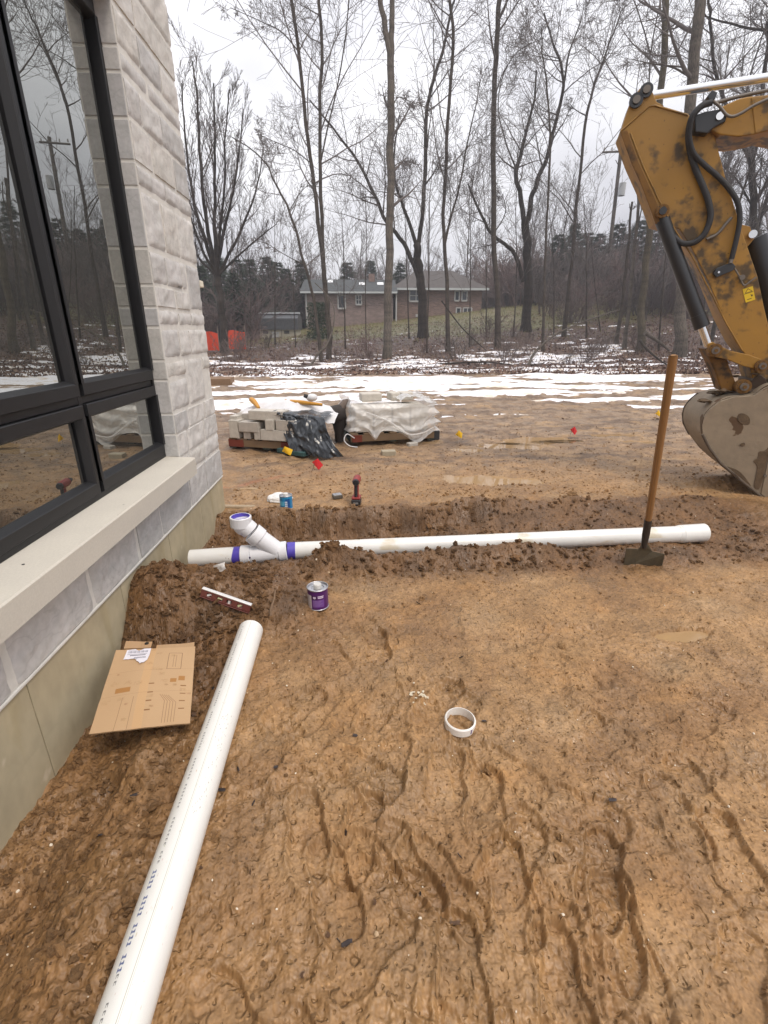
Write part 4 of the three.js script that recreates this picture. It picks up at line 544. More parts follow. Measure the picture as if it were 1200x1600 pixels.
{
  const lab = canvasTex(1024, 512, (c, w, h) => { // wraps all round; the photographed side is centred at u=.5
    c.fillStyle = '#4c1a63'; c.fillRect(0, 0, w, h); c.fillStyle = '#c8c2c4'; c.fillRect(330, 130, 120, 360); c.fillStyle = '#6d4590'; c.fillRect(468, 240, 190, 200); c.fillStyle = '#321044'; c.fillRect(458, 130, 84, 110); c.fillStyle = '#c9bcd6'; c.beginPath(); c.moveTo(478, 150); c.lineTo(524, 146); c.lineTo(524, 196); c.lineTo(500, 212); c.lineTo(478, 196); c.closePath(); c.fill(); c.fillStyle = '#d8cce2'; c.fillRect(556, 132, 96, 26); c.fillRect(556, 170, 90, 26); c.fillStyle = '#8f74ab'; for (let k = 0; k < 6; k++) c.fillRect(478, 262 + k * 26, 150 - (k % 3) * 20, 9); c.fillStyle = '#8a8187'; for (let k = 0; k < 18; k++) c.fillRect(345, 160 + k * 17, 70 + (k * 31 % 25), 4); });
  const m = new THREE.MeshPhysicalMaterial({ map: lab, roughness: .28, clearcoat: .3 });
  can('primer_can', 'purple and silver metal can with white cap standing in front of the trench', 498, 953, .122, .054, m, tin, 2.95);
  const lb = canvasTex(1024, 512, (c, w, h) => { c.fillStyle = '#1f7fb4'; c.fillRect(0, 0, w, h); c.fillStyle = '#174f8f'; c.fillRect(560, 0, 120, h); c.fillStyle = '#5db3d3'; c.fillRect(380, 190, 150, 180); c.fillStyle = '#e9eef2'; for (let k = 0; k < 3; k++) c.fillRect(545, 190 + k * 80, 60, 55); c.fillStyle = '#1f6da6'; for (let k = 0; k < 3; k++) c.fillRect(562, 205 + k * 80, 24, 22); c.fillStyle = '#2a8fc2'; c.fillRect(0, 0, w, 90); });
  can('cement_can', 'bright blue metal can standing on the far trench edge', 448, 797, .118, .052, new THREE.MeshPhysicalMaterial({ map: lb, roughness: .3, clearcoat: .3 }), tin, 2.9);
  // white bucket lid or bag lying behind the blue can
  const q = onGround(437, 781), g = new THREE.SphereGeometry(1, 28, 14, 0, 6.3, 0, 1.6), p = g.attributes.position; for (let i = 0; i < p.count; i++) { const k = 1 + .22 * inoise.noise(p.getX(i) * 3, p.getY(i) * 3, p.getZ(i) * 3); p.setXYZ(i, p.getX(i) * k * .11, p.getY(i) * k * .06, p.getZ(i) * k * .08); } g.computeVertexNormals(); const b = solo('plastic_bag', g, std({ color: rgb(.78, .78, .76), roughness: .5 }), 'small white plastic bag lying behind the blue can', 'bag'); b.position.set(q.x, groundY(q.x, q.z), q.z);
  // small grey tape box, drill
  const tq = onGround(527, 779); const t = thing('tape_measure', 'small grey flat box lying left of the cordless drill', 'box', V(tq.x, groundY(tq.x, tq.z), tq.z), .35); part('case', rbox(.085, .036, .07, 0, .018, 0, .008, 3), std({ color: rgb(.11, .10, .085), roughness: .5 }), t); part('top_plate', rbox(.07, .003, .055, 0, .037, 0, .001), tin, t);
  const dq = onGround(557, 787), dr = thing('cordless_drill', 'red and black cordless drill standing on its battery on the mud', 'drill', V(dq.x, groundY(dq.x, dq.z), dq.z), -.1);
  const red = std({ color: rgb(.26, .03, .025), roughness: .45 }), bk = std({ color: rgb(.018, .018, .02), roughness: .5 }), gry = std({ color: rgb(.20, .2, .2), roughness: .5 });
  part('battery', rbox(.078, .058, .115, 0, .029, 0, .012, 3), bk, dr); part('battery_badge', rbox(.045, .016, .003, 0, .03, .058, .001), gry, dr); part('foot', rbox(.075, .018, .1, 0, .066, -.005, .008, 3), red, dr);
  const hd = new THREE.CapsuleGeometry(.021, .085, 6, 16); hd.scale(1, 1, 1.25); hd.rotateX(-.16); hd.translate(0, .125, -.012); part('grip', hd, red, dr); const gp = new THREE.CapsuleGeometry(.0135, .1, 6, 12); gp.rotateX(-.16); gp.translate(0, .13, .008); part('grip_pad', gp, bk, dr);
  const mo = new THREE.CapsuleGeometry(.033, .1, 8, 20); mo.rotateX(Math.PI / 2); mo.translate(0, .205, -.05); part('motor_housing', mo, red, dr); const mb = new THREE.CylinderGeometry(.024, .03, .02, 18); mb.rotateX(Math.PI / 2); mb.translate(0, .205, .028); part('rear_cap', mb, bk, dr); const ch = new THREE.CylinderGeometry(.015, .024, .05, 18); ch.rotateX(-Math.PI / 2); ch.translate(0, .205, -.155); part('chuck', ch, bk, dr); part('trigger', rbox(.014, .03, .016, 0, .165, -.04, .004, 2), bk, dr);
}
{ // torpedo level lying on the heap
  const a = hit(319, 934), b = hit(394, 960); a.y += .052; b.y += .052; const L = a.distanceTo(b), t = thing('spirit_level', 'short red spirit level with bright top edge on the dug soil', 'spirit level', a.clone().lerp(b, .5)); const dir = b.clone().sub(a).normalize(); t.quaternion.setFromRotationMatrix(new THREE.Matrix4().makeBasis(dir, V(0, 1, 0).addScaledVector(dir, -dir.y).normalize(), dir.clone().cross(V(0, 1, 0)).normalize())); t.rotateX(-.14); t.scale.set(1, .85, 1);
  const rd = std({ color: rgb(.17, .05, .04), roughness: .45 }), al = new THREE.MeshPhysicalMaterial({ color: rgb(.83, .82, .80), metalness: .4, roughness: .35 });
  const s = new THREE.Shape(); s.moveTo(-L / 2, -.04); s.lineTo(L / 2, -.04); s.lineTo(L / 2, 0); s.lineTo(-L / 2, 0); s.closePath(); for (const [x, w] of [[-.085, .026], [-.03, .032], [.018, .030], [.075, .03]]) { const h = new THREE.Path(); h.moveTo(x - w / 2, -.036); h.lineTo(x - w / 2, -.010); h.lineTo(x + w / 2, -.010); h.lineTo(x + w / 2, -.036); h.closePath(); s.holes.push(h); }
  const g = new THREE.ExtrudeGeometry(s, { depth: .016, bevelEnabled: true, bevelSize: .0015, bevelThickness: .0015, bevelSegments: 1 }); g.translate(0, 0, -.008); part('level_body', g, rd, t); part('top_edge', rbox(L + .004, .007, .024, 0, .005, 0, .002, 2), al, t); part('bottom_edge', rbox(L + .004, .005, .022, 0, -.048, 0, .002, 2), rd, t);
  const vm = std({ color: rgb(.62, .60, .36), roughness: .25 }), wm = std({ color: rgb(.75, .74, .72), roughness: .3 }); [[-.085, .7], [-.03, 0], [.018, 1.57], [.075, .8]].forEach(([x, r], i) => { const v = new THREE.CylinderGeometry(.007, .007, .024, 14); v.rotateZ(Math.PI / 2 + r); v.translate(x, -.023, 0); part('vial', v, i === 1 || i === 3 ? vm : wm, t); });
}
{ // flattened cardboard with torn label
  const card = canvasTex(1024, 1400, (c, w, h) => { c.fillStyle = '#bf9f7a'; c.fillRect(0, 0, w, h); const r = rngOf(6); for (let i = 0; i < 2600; i++) { c.fillStyle = `rgba(${150 + r() * 70 | 0},${110 + r() * 60 | 0},${70 + r() * 45 | 0},.12)`; c.fillRect(r() * w, r() * h, 30 * r(), 2); } c.fillStyle = 'rgba(205,165,118,.5)'; c.fillRect(w * .42, 0, w * .10, h);
    for (let i = 0; i < 26; i++) { const x = r() * w, y = r() * h, q = 20 + 90 * r(); for (let k = 0; k < 40; k++) { c.fillStyle = `rgba(${118 + 40 * r() | 0},${82 + 30 * r() | 0},${52 + 22 * r() | 0},.05)`; c.beginPath(); c.arc(x + (r() - .5) * q, y + (r() - .5) * q * .7, 2 + 12 * r(), 0, 7); c.fill(); } } c.strokeStyle = 'rgba(120,88,58,.55)'; c.lineWidth = 2; for (const yy of [.33, .62]) { c.beginPath(); c.moveTo(0, h * yy); for (let k = 1; k < 20; k++) c.lineTo(w * k / 19, h * yy + 4 * (r() - .5)); c.stroke(); } c.strokeStyle = '#6b4c30'; c.lineWidth = 5; c.strokeRect(w * .69, h * .09, w * .16, h * .24); c.lineWidth = 3; for (const k of [.755, .785]) { c.beginPath(); c.moveTo(w * k, h * .12); c.lineTo(w * k, h * .3); c.stroke(); }
    c.lineWidth = 3.5; c.strokeStyle = '#7b583a'; for (let k = 0; k < 5; k++) { c.beginPath(); c.moveTo(w * (.66 + k * .022), h * .66 + k * 6); c.lineTo(w * (.72 + k * .03), h * .74 + k * 8); c.lineTo(w * (.715 + k * .03), h * .97); c.stroke(); }
    c.beginPath(); c.moveTo(w * .26, h * .66); c.lineTo(w * .24, h); c.moveTo(w * .38, h * .66); c.lineTo(w * .37, h); c.stroke(); c.fillStyle = '#a97a45'; c.fillRect(w * .15, h * .54, w * .17, h * .055); c.fillRect(w * .84, h * .44, w * .07, h * .06); c.fillRect(w * .75, h * .47, w * .07, h * .05); c.fillStyle = '#8a6540'; for (let k = 0; k < 4; k++) { c.fillRect(w * .52, h * (.52 + .10 * k), w * .06, h * .014); c.fillRect(w * .87, h * (.56 + .09 * k), w * .06, h * .012); } });
  const cm = std({ map: card, roughness: .85 }), edge = std({ color: rgb(.42, .27, .15) });
  const TL = atY(181, 1017, .05), TR = atY(305, 1011, .07), BR = atY(297, 1130, .075), BL = atY(139, 1147, .015);
  const t = thing('cardboard_sheet', 'flattened brown cardboard box with torn white label beside the foundation', 'cardboard', V(0, 0, 0));
  const S = (u, v, o = 0) => { const a = TL.clone().lerp(TR, u), b = BL.clone().lerp(BR, u), q = a.lerp(b, v); q.y += .016 * Math.sin(u * 3.1) * Math.sin(v * 3) + .004 * N(u * 4, v * 4) - .004 * Math.exp(-(((v - .33) / .03) ** 2)) - .003 * Math.exp(-(((v - .62) / .03) ** 2)) - .012 * sstep(.44, .47, u) * (1 - sstep(.47, .5, u)) * 0 + o; return q; };
  const sheet = (u0, u1, v0f, v1f, lift, th, mat, n, par = t, nu = 14, nv = 16, uvm) => { const p = [], uv = [], ix = []; for (const s of [0, 1]) for (let j = 0; j <= nv; j++) for (let i = 0; i <= nu; i++) { const u = lerp(u0, u1, i / nu), v0 = typeof v0f === 'function' ? v0f(u) : v0f, v1 = typeof v1f === 'function' ? v1f(u) : v1f, v = lerp(v0, v1, j / nv); const q = S(u, v, lift + (s ? 0 : -th)); p.push(q.x, q.y, q.z); uvm ? uv.push(i / nu, 1 - j / nv) : uv.push(u, 1 - v); } const m = (nu + 1) * (nv + 1); for (let j = 0; j < nv; j++) for (let i = 0; i < nu; i++) { const a = m + j * (nu + 1) + i, b = a + nu + 1; ix.push(a, b, a + 1, a + 1, b, b + 1); const c = a - m, d = b - m; ix.push(c, c + 1, d, c + 1, d + 1, d); }
    const g = new THREE.BufferGeometry(); g.setAttribute('position', new THREE.Float32BufferAttribute(p, 3)); g.setAttribute('uv', new THREE.Float32BufferAttribute(uv, 2)); g.setIndex(ix); g.computeVertexNormals(); const me = part(n, g, mat, par);
    const ep = [], ei = []; const ring = []; for (let i = 0; i <= nu; i++) ring.push(i); for (let j = 1; j <= nv; j++) ring.push(j * (nu + 1) + nu); for (let i = nu - 1; i >= 0; i--) ring.push(nv * (nu + 1) + i); for (let j = nv - 1; j >= 0; j--) ring.push(j * (nu + 1)); ring.forEach((k, q) => { for (const o of [0, m]) { const a = (k + o) * 3; ep.push(p[a], p[a + 1], p[a + 2]); } if (q) { const b = q * 2; ei.push(b - 2, b - 1, b, b, b - 1, b + 1); } }); const eg = new THREE.BufferGeometry(); eg.setAttribute('position', new THREE.Float32BufferAttribute(ep, 3)); eg.setIndex(ei); eg.computeVertexNormals(); const em = part('cut_edge', eg, edgeD, me); return me; };
  const edgeD = std({ color: rgb(.30, .19, .10), side: THREE.DoubleSide });
  sheet(0, 1, u => -.012 + .012 * Math.sin(u * 9) * 0, 1, 0, .005, cm, 'panel');
  sheet(.50, .985, u => -.085 - .015 * (u - .5), .0, -.003, .004, std({ map: card, color: rgb(.88, .86, .84) }), 'flap', t, 8, 4);
  const fl = sheet(.10, .44, u => -.13 + .02 * (u - .1), -.012, .006, .005, std({ map: card, color: rgb(.86, .82, .8) }), 'flap', t, 8, 4);
  const hole = new THREE.CylinderGeometry(.009, .009, .004, 20); const hq = S(.375, -.085, .0075); hole.translate(hq.x, hq.y, hq.z); part('hand_hole', hole, std({ color: rgb(.015, .012, .01) }), t);
  const lab = canvasTex(512, 512, (c, w, h) => { c.fillStyle = '#e6e4ec'; c.fillRect(0, 0, w, h); c.fillStyle = '#7c7c90'; for (let k = 0; k < 30; k++) c.fillRect(60 + k * 13, 60, 4 + (k * 7 % 6), 70); c.fillStyle = '#5e5e70'; c.fillRect(60, 165, 380, 12); c.fillRect(120, 200, 300, 24); for (let k = 0; k < 26; k++) c.fillRect(210 + k * 9, 270, 3 + (k % 3) * 2, 46); c.fillStyle = '#8a8a9a'; c.fillRect(60, 30, 300, 10); });
  { const lp = new THREE.Shape(); const r = rngOf(4); const O = [[.15, .015], [.25, .0], [.3, .03], [.36, -.005], [.45, -.0], [.452, .12], [.44, .2], [.405, .235], [.375, .232], [.36, .25], [.35, .228], [.33, .21], [.31, .2], [.30, .17], [.27, .155], [.23, .15], [.2, .155], [.17, .148], [.135, .15], [.145, .08]]; O.forEach(([u, v], i) => i ? lp.lineTo(u, v) : lp.moveTo(u, v)); const g = new THREE.ShapeGeometry(lp), p = g.attributes.position, uv = g.attributes.uv; for (let i = 0; i < p.count; i++) { const u = p.getX(i), v = p.getY(i), q = S(u, v, .0035 + .002 * r()); uv.setXY(i, (u - .13) / .33, 1 - v / .26); p.setXYZ(i, q.x, q.y, q.z); } g.computeVertexNormals(); part('torn_label', g, std({ map: lab, side: THREE.DoubleSide, roughness: .6 }), t); }
}
{ // shovel stuck upright behind the heap of spoil
  const wood = tex(256, 512, (u, v) => { const g = fbm(u * 18, v * 3, 4, 3 * 6), k = .52 + .1 * g; return [k + .06, k * .80 + .02, k * .54]; }); const wm = std({ map: wood, color: rgb(.86, .80, .66), roughness: .6 });
  const t = thing('shovel', 'square shovel with long wooden handle standing upright before the pipe', 'shovel', V(0, 0, 0)); const top = atZ(1052, 556, -2.44), sock = atZ(1013, 812, -2.66), neck = atZ(1006, 855, -2.70);
  part('handle', tubeGeo([top.clone().lerp(sock, -.004), top, sock], [.012, .021, .019], 16, true), wm, t); const socket = std({ color: rgb(.075, .06, .05), roughness: .6, metalness: .3, map: mudBump }); part('socket', tubeGeo([sock, sock.clone().lerp(neck, .5), neck], [.0215, .022, .016], 14, true), socket, t);
  const zf = -2.705, o = [[975, 854], [997, 858], [1004, 849], [1010, 849], [1018, 861], [1034, 863], [1031, 882], [1020, 893], [1004, 890], [988, 883], [973, 882]].map(q => atZ(q[0], q[1], zf)); const s = new THREE.Shape(); o.forEach((q, i) => i ? s.lineTo(q.x, q.y) : s.moveTo(q.x, q.y)); s.closePath(); const g = new THREE.ExtrudeGeometry(s, { depth: .004, bevelEnabled: true, bevelSize: .002, bevelThickness: .0015, bevelSegments: 1 }); const p = g.attributes.position; const cx = neck.x; for (let i = 0; i < p.count; i++) { const dx = p.getX(i) - cx; p.setZ(i, p.getZ(i) + zf + .9 * dx * dx * 2 + .012 * Math.exp(-((dx / .014) ** 2)) - .35 * (neck.y - p.getY(i)) * .3); } g.computeVertexNormals(); part('blade', metreUV(g, 3), std({ map: mudMap, color: rgb(.105, .085, .05), roughness: .7, metalness: .2 }), t);
}
function flag(px, py, col, label, h = .12, tilt = .1, turn = .3) { const q = onGround(px, py + 12), t = thing('marker_flag', label, 'flag', V(q.x, groundY(q.x, q.z), q.z), turn); t.rotation.z = tilt; part('wire', tubeGeo([V(0, -.02, 0), V(.004, h * .6, 0), V(0, h + .09, 0)], .0022, 5), std({ color: rgb(.12, .11, .1) }), t); const g = new THREE.PlaneGeometry(.105, .07, 10, 8), p = g.attributes.position; g.rotateZ(-.6); for (let i = 0; i < p.count; i++) { const x = p.getX(i) + .04; p.setX(i, x); p.setZ(i, .012 * Math.sin(x * 45 + p.getY(i) * 22)); } g.translate(0, h + .045, 0); g.computeVertexNormals(); part('pennant', g, std({ color: col, side: THREE.DoubleSide, roughness: .5 }), t); return t; }
const fy = rgb(.80, .48, .01), fr_ = rgb(.62, .022, .03);
flag(446, 706, fy, 'yellow marker flag standing in front of the black-wrapped block pallet', .05, .1, .2); flag(487, 727, fr_, 'red marker flag nearest the trench, in front of the pallets', .05, -.35, .3); flag(714, 682, fy, 'yellow marker flag alone right of the plastic-wrapped pallet', .07, .05, .5); flag(890, 670, fr_, 'red marker flag at the long puddle', .05, -.25, .25); flag(1024, 648, fy, 'yellow marker flag left of the shovel handle near the snow', .07, .1, .4);

// ---------------------------------------------------------------- pallets
const boardTex = tex(256, 256, (u, v) => { const g = fbm(u * 4, v * 24, 4, 4); return [.60 + .1 * g, .52 + .1 * g, .42 + .09 * g]; });
const board = std({ map: boardTex, color: rgb(.62, .56, .50) }), redPaint = std({ map: boardTex, color: rgb(.52, .13, .10) }), teal = std({ map: boardTex, color: rgb(.10, .17, .19) }), bluePaint = std({ map: boardTex, color: rgb(.10, .35, .55) });
function pallet(name, label, pos, turn, w, dpt) { const t = thing(name, label, 'pallet', pos, turn); for (let i = 0; i < 7; i++) part('plank', rbox(.095, .018, dpt, -w / 2 + .05 + i * (w - .1) / 6, .135, 0, .003), board, t); for (const s of [-1, 0, 1]) { part('stringer', rbox(w, .085, .04, 0, .083, s * (dpt / 2 - .02), .004), s === 1 ? board : teal, t); } for (let i = 0; i < 3; i++) part('plank', rbox(.09, .018, dpt, -w / 2 + .05 + i * (w - .1) / 2, .03, 0, .003), teal, t); return t; }
const blockTex = tex(256, 256, (u, v) => { const a = fbm(u * 6, v * 6, 4, 6), b = N(u * 60, v * 60, 60); const k = .78 + .06 * a + .08 * b; return [k, k * .985, k * .955]; });
const blockM = std({ map: blockTex, color: rgb(.92, .89, .84), roughness: .95 }), blockM2 = std({ map: blockTex, color: rgb(.78, .74, .70), roughness: .95 });
{
  const a = atY(374, 701, .03), b = atY(458, 706, .03), ang = -Math.atan2(b.z - a.z, b.x - a.x), ctr = a.clone().lerp(b, .5); ctr.y = 0; const t = pallet('pallet', 'wooden pallet with red-painted ends under the stacked grey blocks', V(ctr.x + .12, groundY(ctr.x, ctr.z - .3) , ctr.z - .38), ang, 1.0, .8);
  const M = new THREE.Matrix4().makeRotationY(ang).setPosition(t.position); const at = (x, y, z) => V(x, y, z).applyMatrix4(M);
  part('painted_end', rbox(.2, .088, .012, -.40, .083, .402, .002), redPaint, t); part('painted_end', rbox(.28, .10, .012, .34, .078, .402, .002), redPaint, t);
  const bl = solo('blue_board', rbox(.42, .05, .35, 0, 0, 0, .006, 2), bluePaint, 'blue painted board sticking out under the block pallet', 'board'); bl.position.copy(at(.42, .035, .36)); bl.rotation.y = ang - .35;
  // blocks, each one by itself
  const lay = [[-.40, .255, .34, .13, .22, .16, 1], [-.20, .29, .35, .26, .12, .17, 0], [-.24, .20, .33, .10, .12, .16, 0], [-.10, .195, .33, .08, .11, .2, 0], [.12, .205, .34, .34, .13, .18, 2], [.36, .20, .35, .12, .13, .16, 0], [.48, .205, .33, .1, .13, .2, 0], [.08, .325, .34, .11, .13, .18, 1], [.28, .33, .34, .24, .125, .18, 0], [.02, .43, .30, .44, .11, .2, 2], [-.34, .30, .16, .24, .24, .18, 0], [-.42, .38, .3, .1, .06, .15, 1]];
  const names = ['tall grey block at the left end of the stack', 'rounded grey block bridging the left stack', 'small grey block under the rounded block', 'narrow grey block beside the dark gap', 'long pale block low in the middle of the stack', 'square pale block low at the right of the stack', 'last grey block beside the black plastic', 'square grey block in the middle row', 'wide grey block in the middle row beside the black plastic', 'longest flat grey block topmost on the stack', 'rough grey block behind the left end', 'flat broken piece on the left block'];
  lay.forEach(([x, y, z, w, h, d, k], i) => { const g = rbox(w, h, d, 0, 0, 0, .01, 2), p = g.attributes.position; for (let j = 0; j < p.count; j++) p.setXYZ(j, p.getX(j) + .004 * inoise.noise(j * .1, i, 2), p.getY(j) + .003 * inoise.noise(i, j * .1, 1), p.getZ(j)); metreUV(g, 3); const m = solo('concrete_block', g, k ? blockM : blockM2, names[i], 'concrete block', 'concrete blocks on the pallet'); m.position.copy(at(x, y, z)); m.rotation.y = ang + (i * 37 % 7 - 3) * .02; });
  [[-.30, .455, 'rough grey block behind the stack under the white sheet, left'], [-.05, .455, 'rough grey block behind the stack under the white sheet, right']].forEach(([x, y, l]) => { const g = rbox(.22, .18, .3, 0, 0, 0, .008, 1); metreUV(g, 3); const m = solo('concrete_block', g, blockM, l, 'concrete block'); m.position.copy(at(x, y - .22, -.12)); m.rotation.y = ang; });
  // sheets: draped surfaces with folds
  const drape = (name, label, cat, mat, f, nu, nv, th = .002) => { const p = [], ix = [], uv = []; for (let j = 0; j <= nv; j++) for (let i = 0; i <= nu; i++) { const q = f(i / nu, j / nv); p.push(q.x, q.y, q.z); uv.push(i / nu, j / nv); } for (let j = 0; j < nv; j++) for (let i = 0; i < nu; i++) { const k = j * (nu + 1) + i, l = k + nu + 1; ix.push(k, k + 1, l, k + 1, l + 1, l); } const g = new THREE.BufferGeometry(); g.setAttribute('position', new THREE.Float32BufferAttribute(p, 3)); g.setAttribute('uv', new THREE.Float32BufferAttribute(uv, 2)); g.setIndex(ix); g.computeVertexNormals(); return solo(name, g, mat, label, cat); };
  const crumple = (u, v, k, s) => k * (.9 * (.35 - Math.abs(N(u * 2.2 + s + .7 * v, v * 2.1))) + .35 * (.3 - Math.abs(N(u * 5 + s, v * 4.3 + s + u))) + .10 * N(u * 13, v * 11 + s));
  const blackP = new THREE.MeshPhysicalMaterial({ color: rgb(.022, .027, .034), roughness: .22, side: THREE.DoubleSide, clearcoat: .25, clearcoatRoughness: .3 });
  // black sheet: over the right half and down the front to the ground, spreading right
  drape('black_plastic', 'wrinkled black plastic sheet draped over the right half of the block pallet', 'plastic sheet', blackP, (u, v) => { // u across, v from top back to ground front
    const x = lerp(lerp(.30, .42, v), lerp(.72, 1.08, v * v), u) - .14 * Math.sin(v * 3) * (1 - u) + (v < .4 ? -.12 * (1 - u) : 0); let y, z; if (v < .35) { y = .47 - .05 * u; z = lerp(-.1, .36, v / .35); } else { const s = (v - .35) / .65; y = lerp(.47 - .05 * u, .03, Math.pow(s, .9)); z = .36 + .14 * s + .12 * u * s; } const q = at(x, y + crumple(u, v * 1.6, .05, 2), z + crumple(u * 1.4, v, .12, 9)); return q; }, 60, 60);
  const whiteP = new THREE.MeshPhysicalMaterial({ color: rgb(.66, .66, .67), roughness: .45, side: THREE.DoubleSide });
  drape('white_sheet', 'white plastic sheet bunched on top of the block pallet', 'plastic sheet', whiteP, (u, v) => at(lerp(-.48, .74, u), .42 + .15 * Math.sin(u * 3.1) * Math.sin(.3 + v * 2.4) - .16 * v * v * .4 + crumple(u * 1.8, v, .11, 4) - .05 * sstep(.6, 1, u), lerp(-.42, .27 - .2 * u, v)), 60, 30);
  const strapM = std({ color: rgb(.55, .26, .03), roughness: .5 }); solo('yellow_strap', tubeGeo([at(-.36, .56, .0), at(-.27, .55, .1), at(-.16, .49, .2)], [.03, .034, .02], 10, true), strapM, 'orange yellow tool handle on top left of the block pallet', 'handle'); solo('yellow_strap', tubeGeo([at(.08, .55, -.06), at(.33, .545, 0), at(.58, .52, -.04)], [.02, .026, .018], 10, true), strapM, 'longer orange yellow handle lying across the white sheet', 'handle');
  const jug = thing('white_jug', 'small white jug lying on top of the white sheet', 'jug', at(.44, .60, -.06), .3); part('jug_body', new THREE.SphereGeometry(.06, 18, 12).scale(1.2, .8, .9), whiteP, jug); const jc = new THREE.CylinderGeometry(.022, .026, .05, 14); jc.rotateZ(1.2); jc.translate(-.075, .02, 0); part('jug_cap', jc, std({ color: rgb(.03, .03, .03) }), jug);

  // second pallet wrapped in translucent sheeting
  const a2 = atY(546, 694, .03), b2 = atY(662, 688, .03), c2 = a2.clone().lerp(b2, .5), an2 = -Math.atan2(b2.z - a2.z, b2.x - a2.x); const t2 = pallet('pallet', 'wooden pallet under the clear-plastic wrapped stack, red mark on its corner', V(c2.x, groundY(c2.x, c2.z - .4), c2.z - .42), an2, 1.12, .85); part('painted_end', rbox(.13, .09, .012, -.48, .083, .427, .002), redPaint, t2); part('dark_end', rbox(.14, .13, .04, .58, .07, .38, .02, 2), std({ color: rgb(.03, .03, .032) }), t2);
  const M2 = new THREE.Matrix4().makeRotationY(an2).setPosition(t2.position), at2 = (x, y, z) => V(x, y, z).applyMatrix4(M2);
  let n2 = 0; for (let j = 0; j < 2; j++) for (let i = 0; i < 4; i++) for (let k = 1; k < 2; k++) { const g = rbox(.235, .15, .5, 0, 0, 0, .008, 1); metreUV(g, 3); const m = solo('stone_block', g, blockM, `pale stone block behind clear sheeting, ${['lower', 'upper'][j]} row, ${['first', 'second', 'third', 'fourth'][i]} from the left`, 'stone block', 'stone blocks wrapped in sheeting'); m.position.copy(at2(-.37 + i * .245, .225 + j * .155, -.18 + k * .30)); m.rotation.y = an2; }
  [[-.2, .28, 'flat pale stone loose on the wrapped pallet, leftmost'], [.12, .13, 'small white stone in the middle atop the wrapped pallet'], [.28, .16, 'squarish white stone right of its smaller neighbour atop the wrap']].forEach(([x, w, l], i) => { const g = rbox(w, .11, .2, 0, 0, 0, .02, 2); metreUV(g, 3); const m = solo('stone_block', g, blockM, l, 'stone block'); m.position.copy(at2(x, .545, -.05)); m.rotation.y = an2 + .1 * i; });
  const clear = new THREE.MeshPhysicalMaterial({ color: rgb(.93, .93, .92), roughness: .34, transmission: .68, thickness: 0, side: THREE.DoubleSide, ior: 1.45 });
  // skirt that goes round the stack: u round left, front, right side; v from top to hem
  drape('clear_sheeting', 'translucent white plastic sheeting wrapped round the second pallet', 'plastic sheet', clear, (u, v) => { const w = .55, d = .42; let x, z; if (u < .2) { x = -w; z = lerp(-d, d, u / .2); } else if (u < .8) { x = lerp(-w, w, (u - .2) / .6); z = d; } else { x = w; z = lerp(d, -d, (u - .8) / .2); } const out = 1 + .035 * v; const hem = .18 - .16 * Math.exp(-(((u - .66) / .09) ** 2)) + .04 * N(u * 6, 1) - .10 * Math.exp(-(((u - .36) / .03) ** 2)); const y = lerp(.55 + .05 * Math.sin(u * 7) - .06 * Math.exp(-(((u - .3) / .08) ** 2)), hem, v); const c = crumple(u * 3.2, v * 1.3, .10, 6) * (.3 + v) + .014 * Math.sin(v * 17 + 3 * Math.sin(u * 11)); return at2(x * out + (Math.abs(x) >= w ? Math.sign(x) * c : 0), y, z * out + (u >= .2 && u <= .8 ? c + .03 : 0)); }, 120, 34);
  drape('sheeting_top', 'loose clear plastic folded over the top right of the second pallet', 'plastic sheet', clear, (u, v) => at2(lerp(.08, .57, u), .535 + .05 * Math.sin(u * 5) * v + crumple(u * 2, v * 2, .08, 11), lerp(-.42, .44, v)), 30, 24);
  const fold = solo('plastic_fold', tubeGeo([at2(-.36, .42, .48), at2(-.1, .31, .5), at2(.06, .2, .52), at2(.18, .13, .54), at2(.36, .14, .53), at2(.52, .2, .5)], [.008, .012, .014, .012, .009, .006], 8, true, 30), clear, 'twisted white hem of sheeting across the front of the second pallet', 'plastic hem');
  const strap = solo('loose_cord', tubeGeo([at2(-.52, .1, .46), at2(-.62, .16, .48), at2(-.66, .09, .5), at2(-.6, .02, .52), at2(-.5, .0, .55)], .007, 7, true, 24), whiteP, 'white cord looping at the left foot of the second pallet', 'cord');
  // dark tarp bundle between the pallets
  { const T = new THREE.Group(); const A = (px, py, dz = 0) => atZ(px, py, c2.z - .12 + dz); const dark = std({ color: rgb(.030, .022, .019), roughness: .75 }), peak = std({ color: rgb(.15, .115, .095), roughness: .8 }); const t3 = thing('tarp_bundle', 'dark brown tarp bundle slumped between the two pallets with a grey peak', 'tarp', V(0, 0, 0));
    const body = (pts, rad, m, n, s) => { const g = tubeGeo(pts, rad, 18, true, 0), p = g.attributes.position; for (let i = 0; i < p.count; i++) { const k = .035 * inoise.noise(p.getX(i) * 7 + s, p.getY(i) * 7, p.getZ(i) * 7); p.setXYZ(i, p.getX(i) + k, p.getY(i) + k * .7, p.getZ(i) + k); } g.computeVertexNormals(); return part(n, g, m, t3); };
    body([A(502, 655), A(508, 650), A(518, 648), A(530, 647), A(540, 646)], [.02, .09, .115, .125, .08], dark, 'fold', 1); body([A(530, 640), A(531, 660), A(530, 676), A(530, 690)], [.09, .085, .07, .055], dark, 'fold', 5); body([A(530, 642), A(535, 635), A(541, 628), A(545, 625)], [.07, .055, .05, .02], peak, 'peak', 8); }
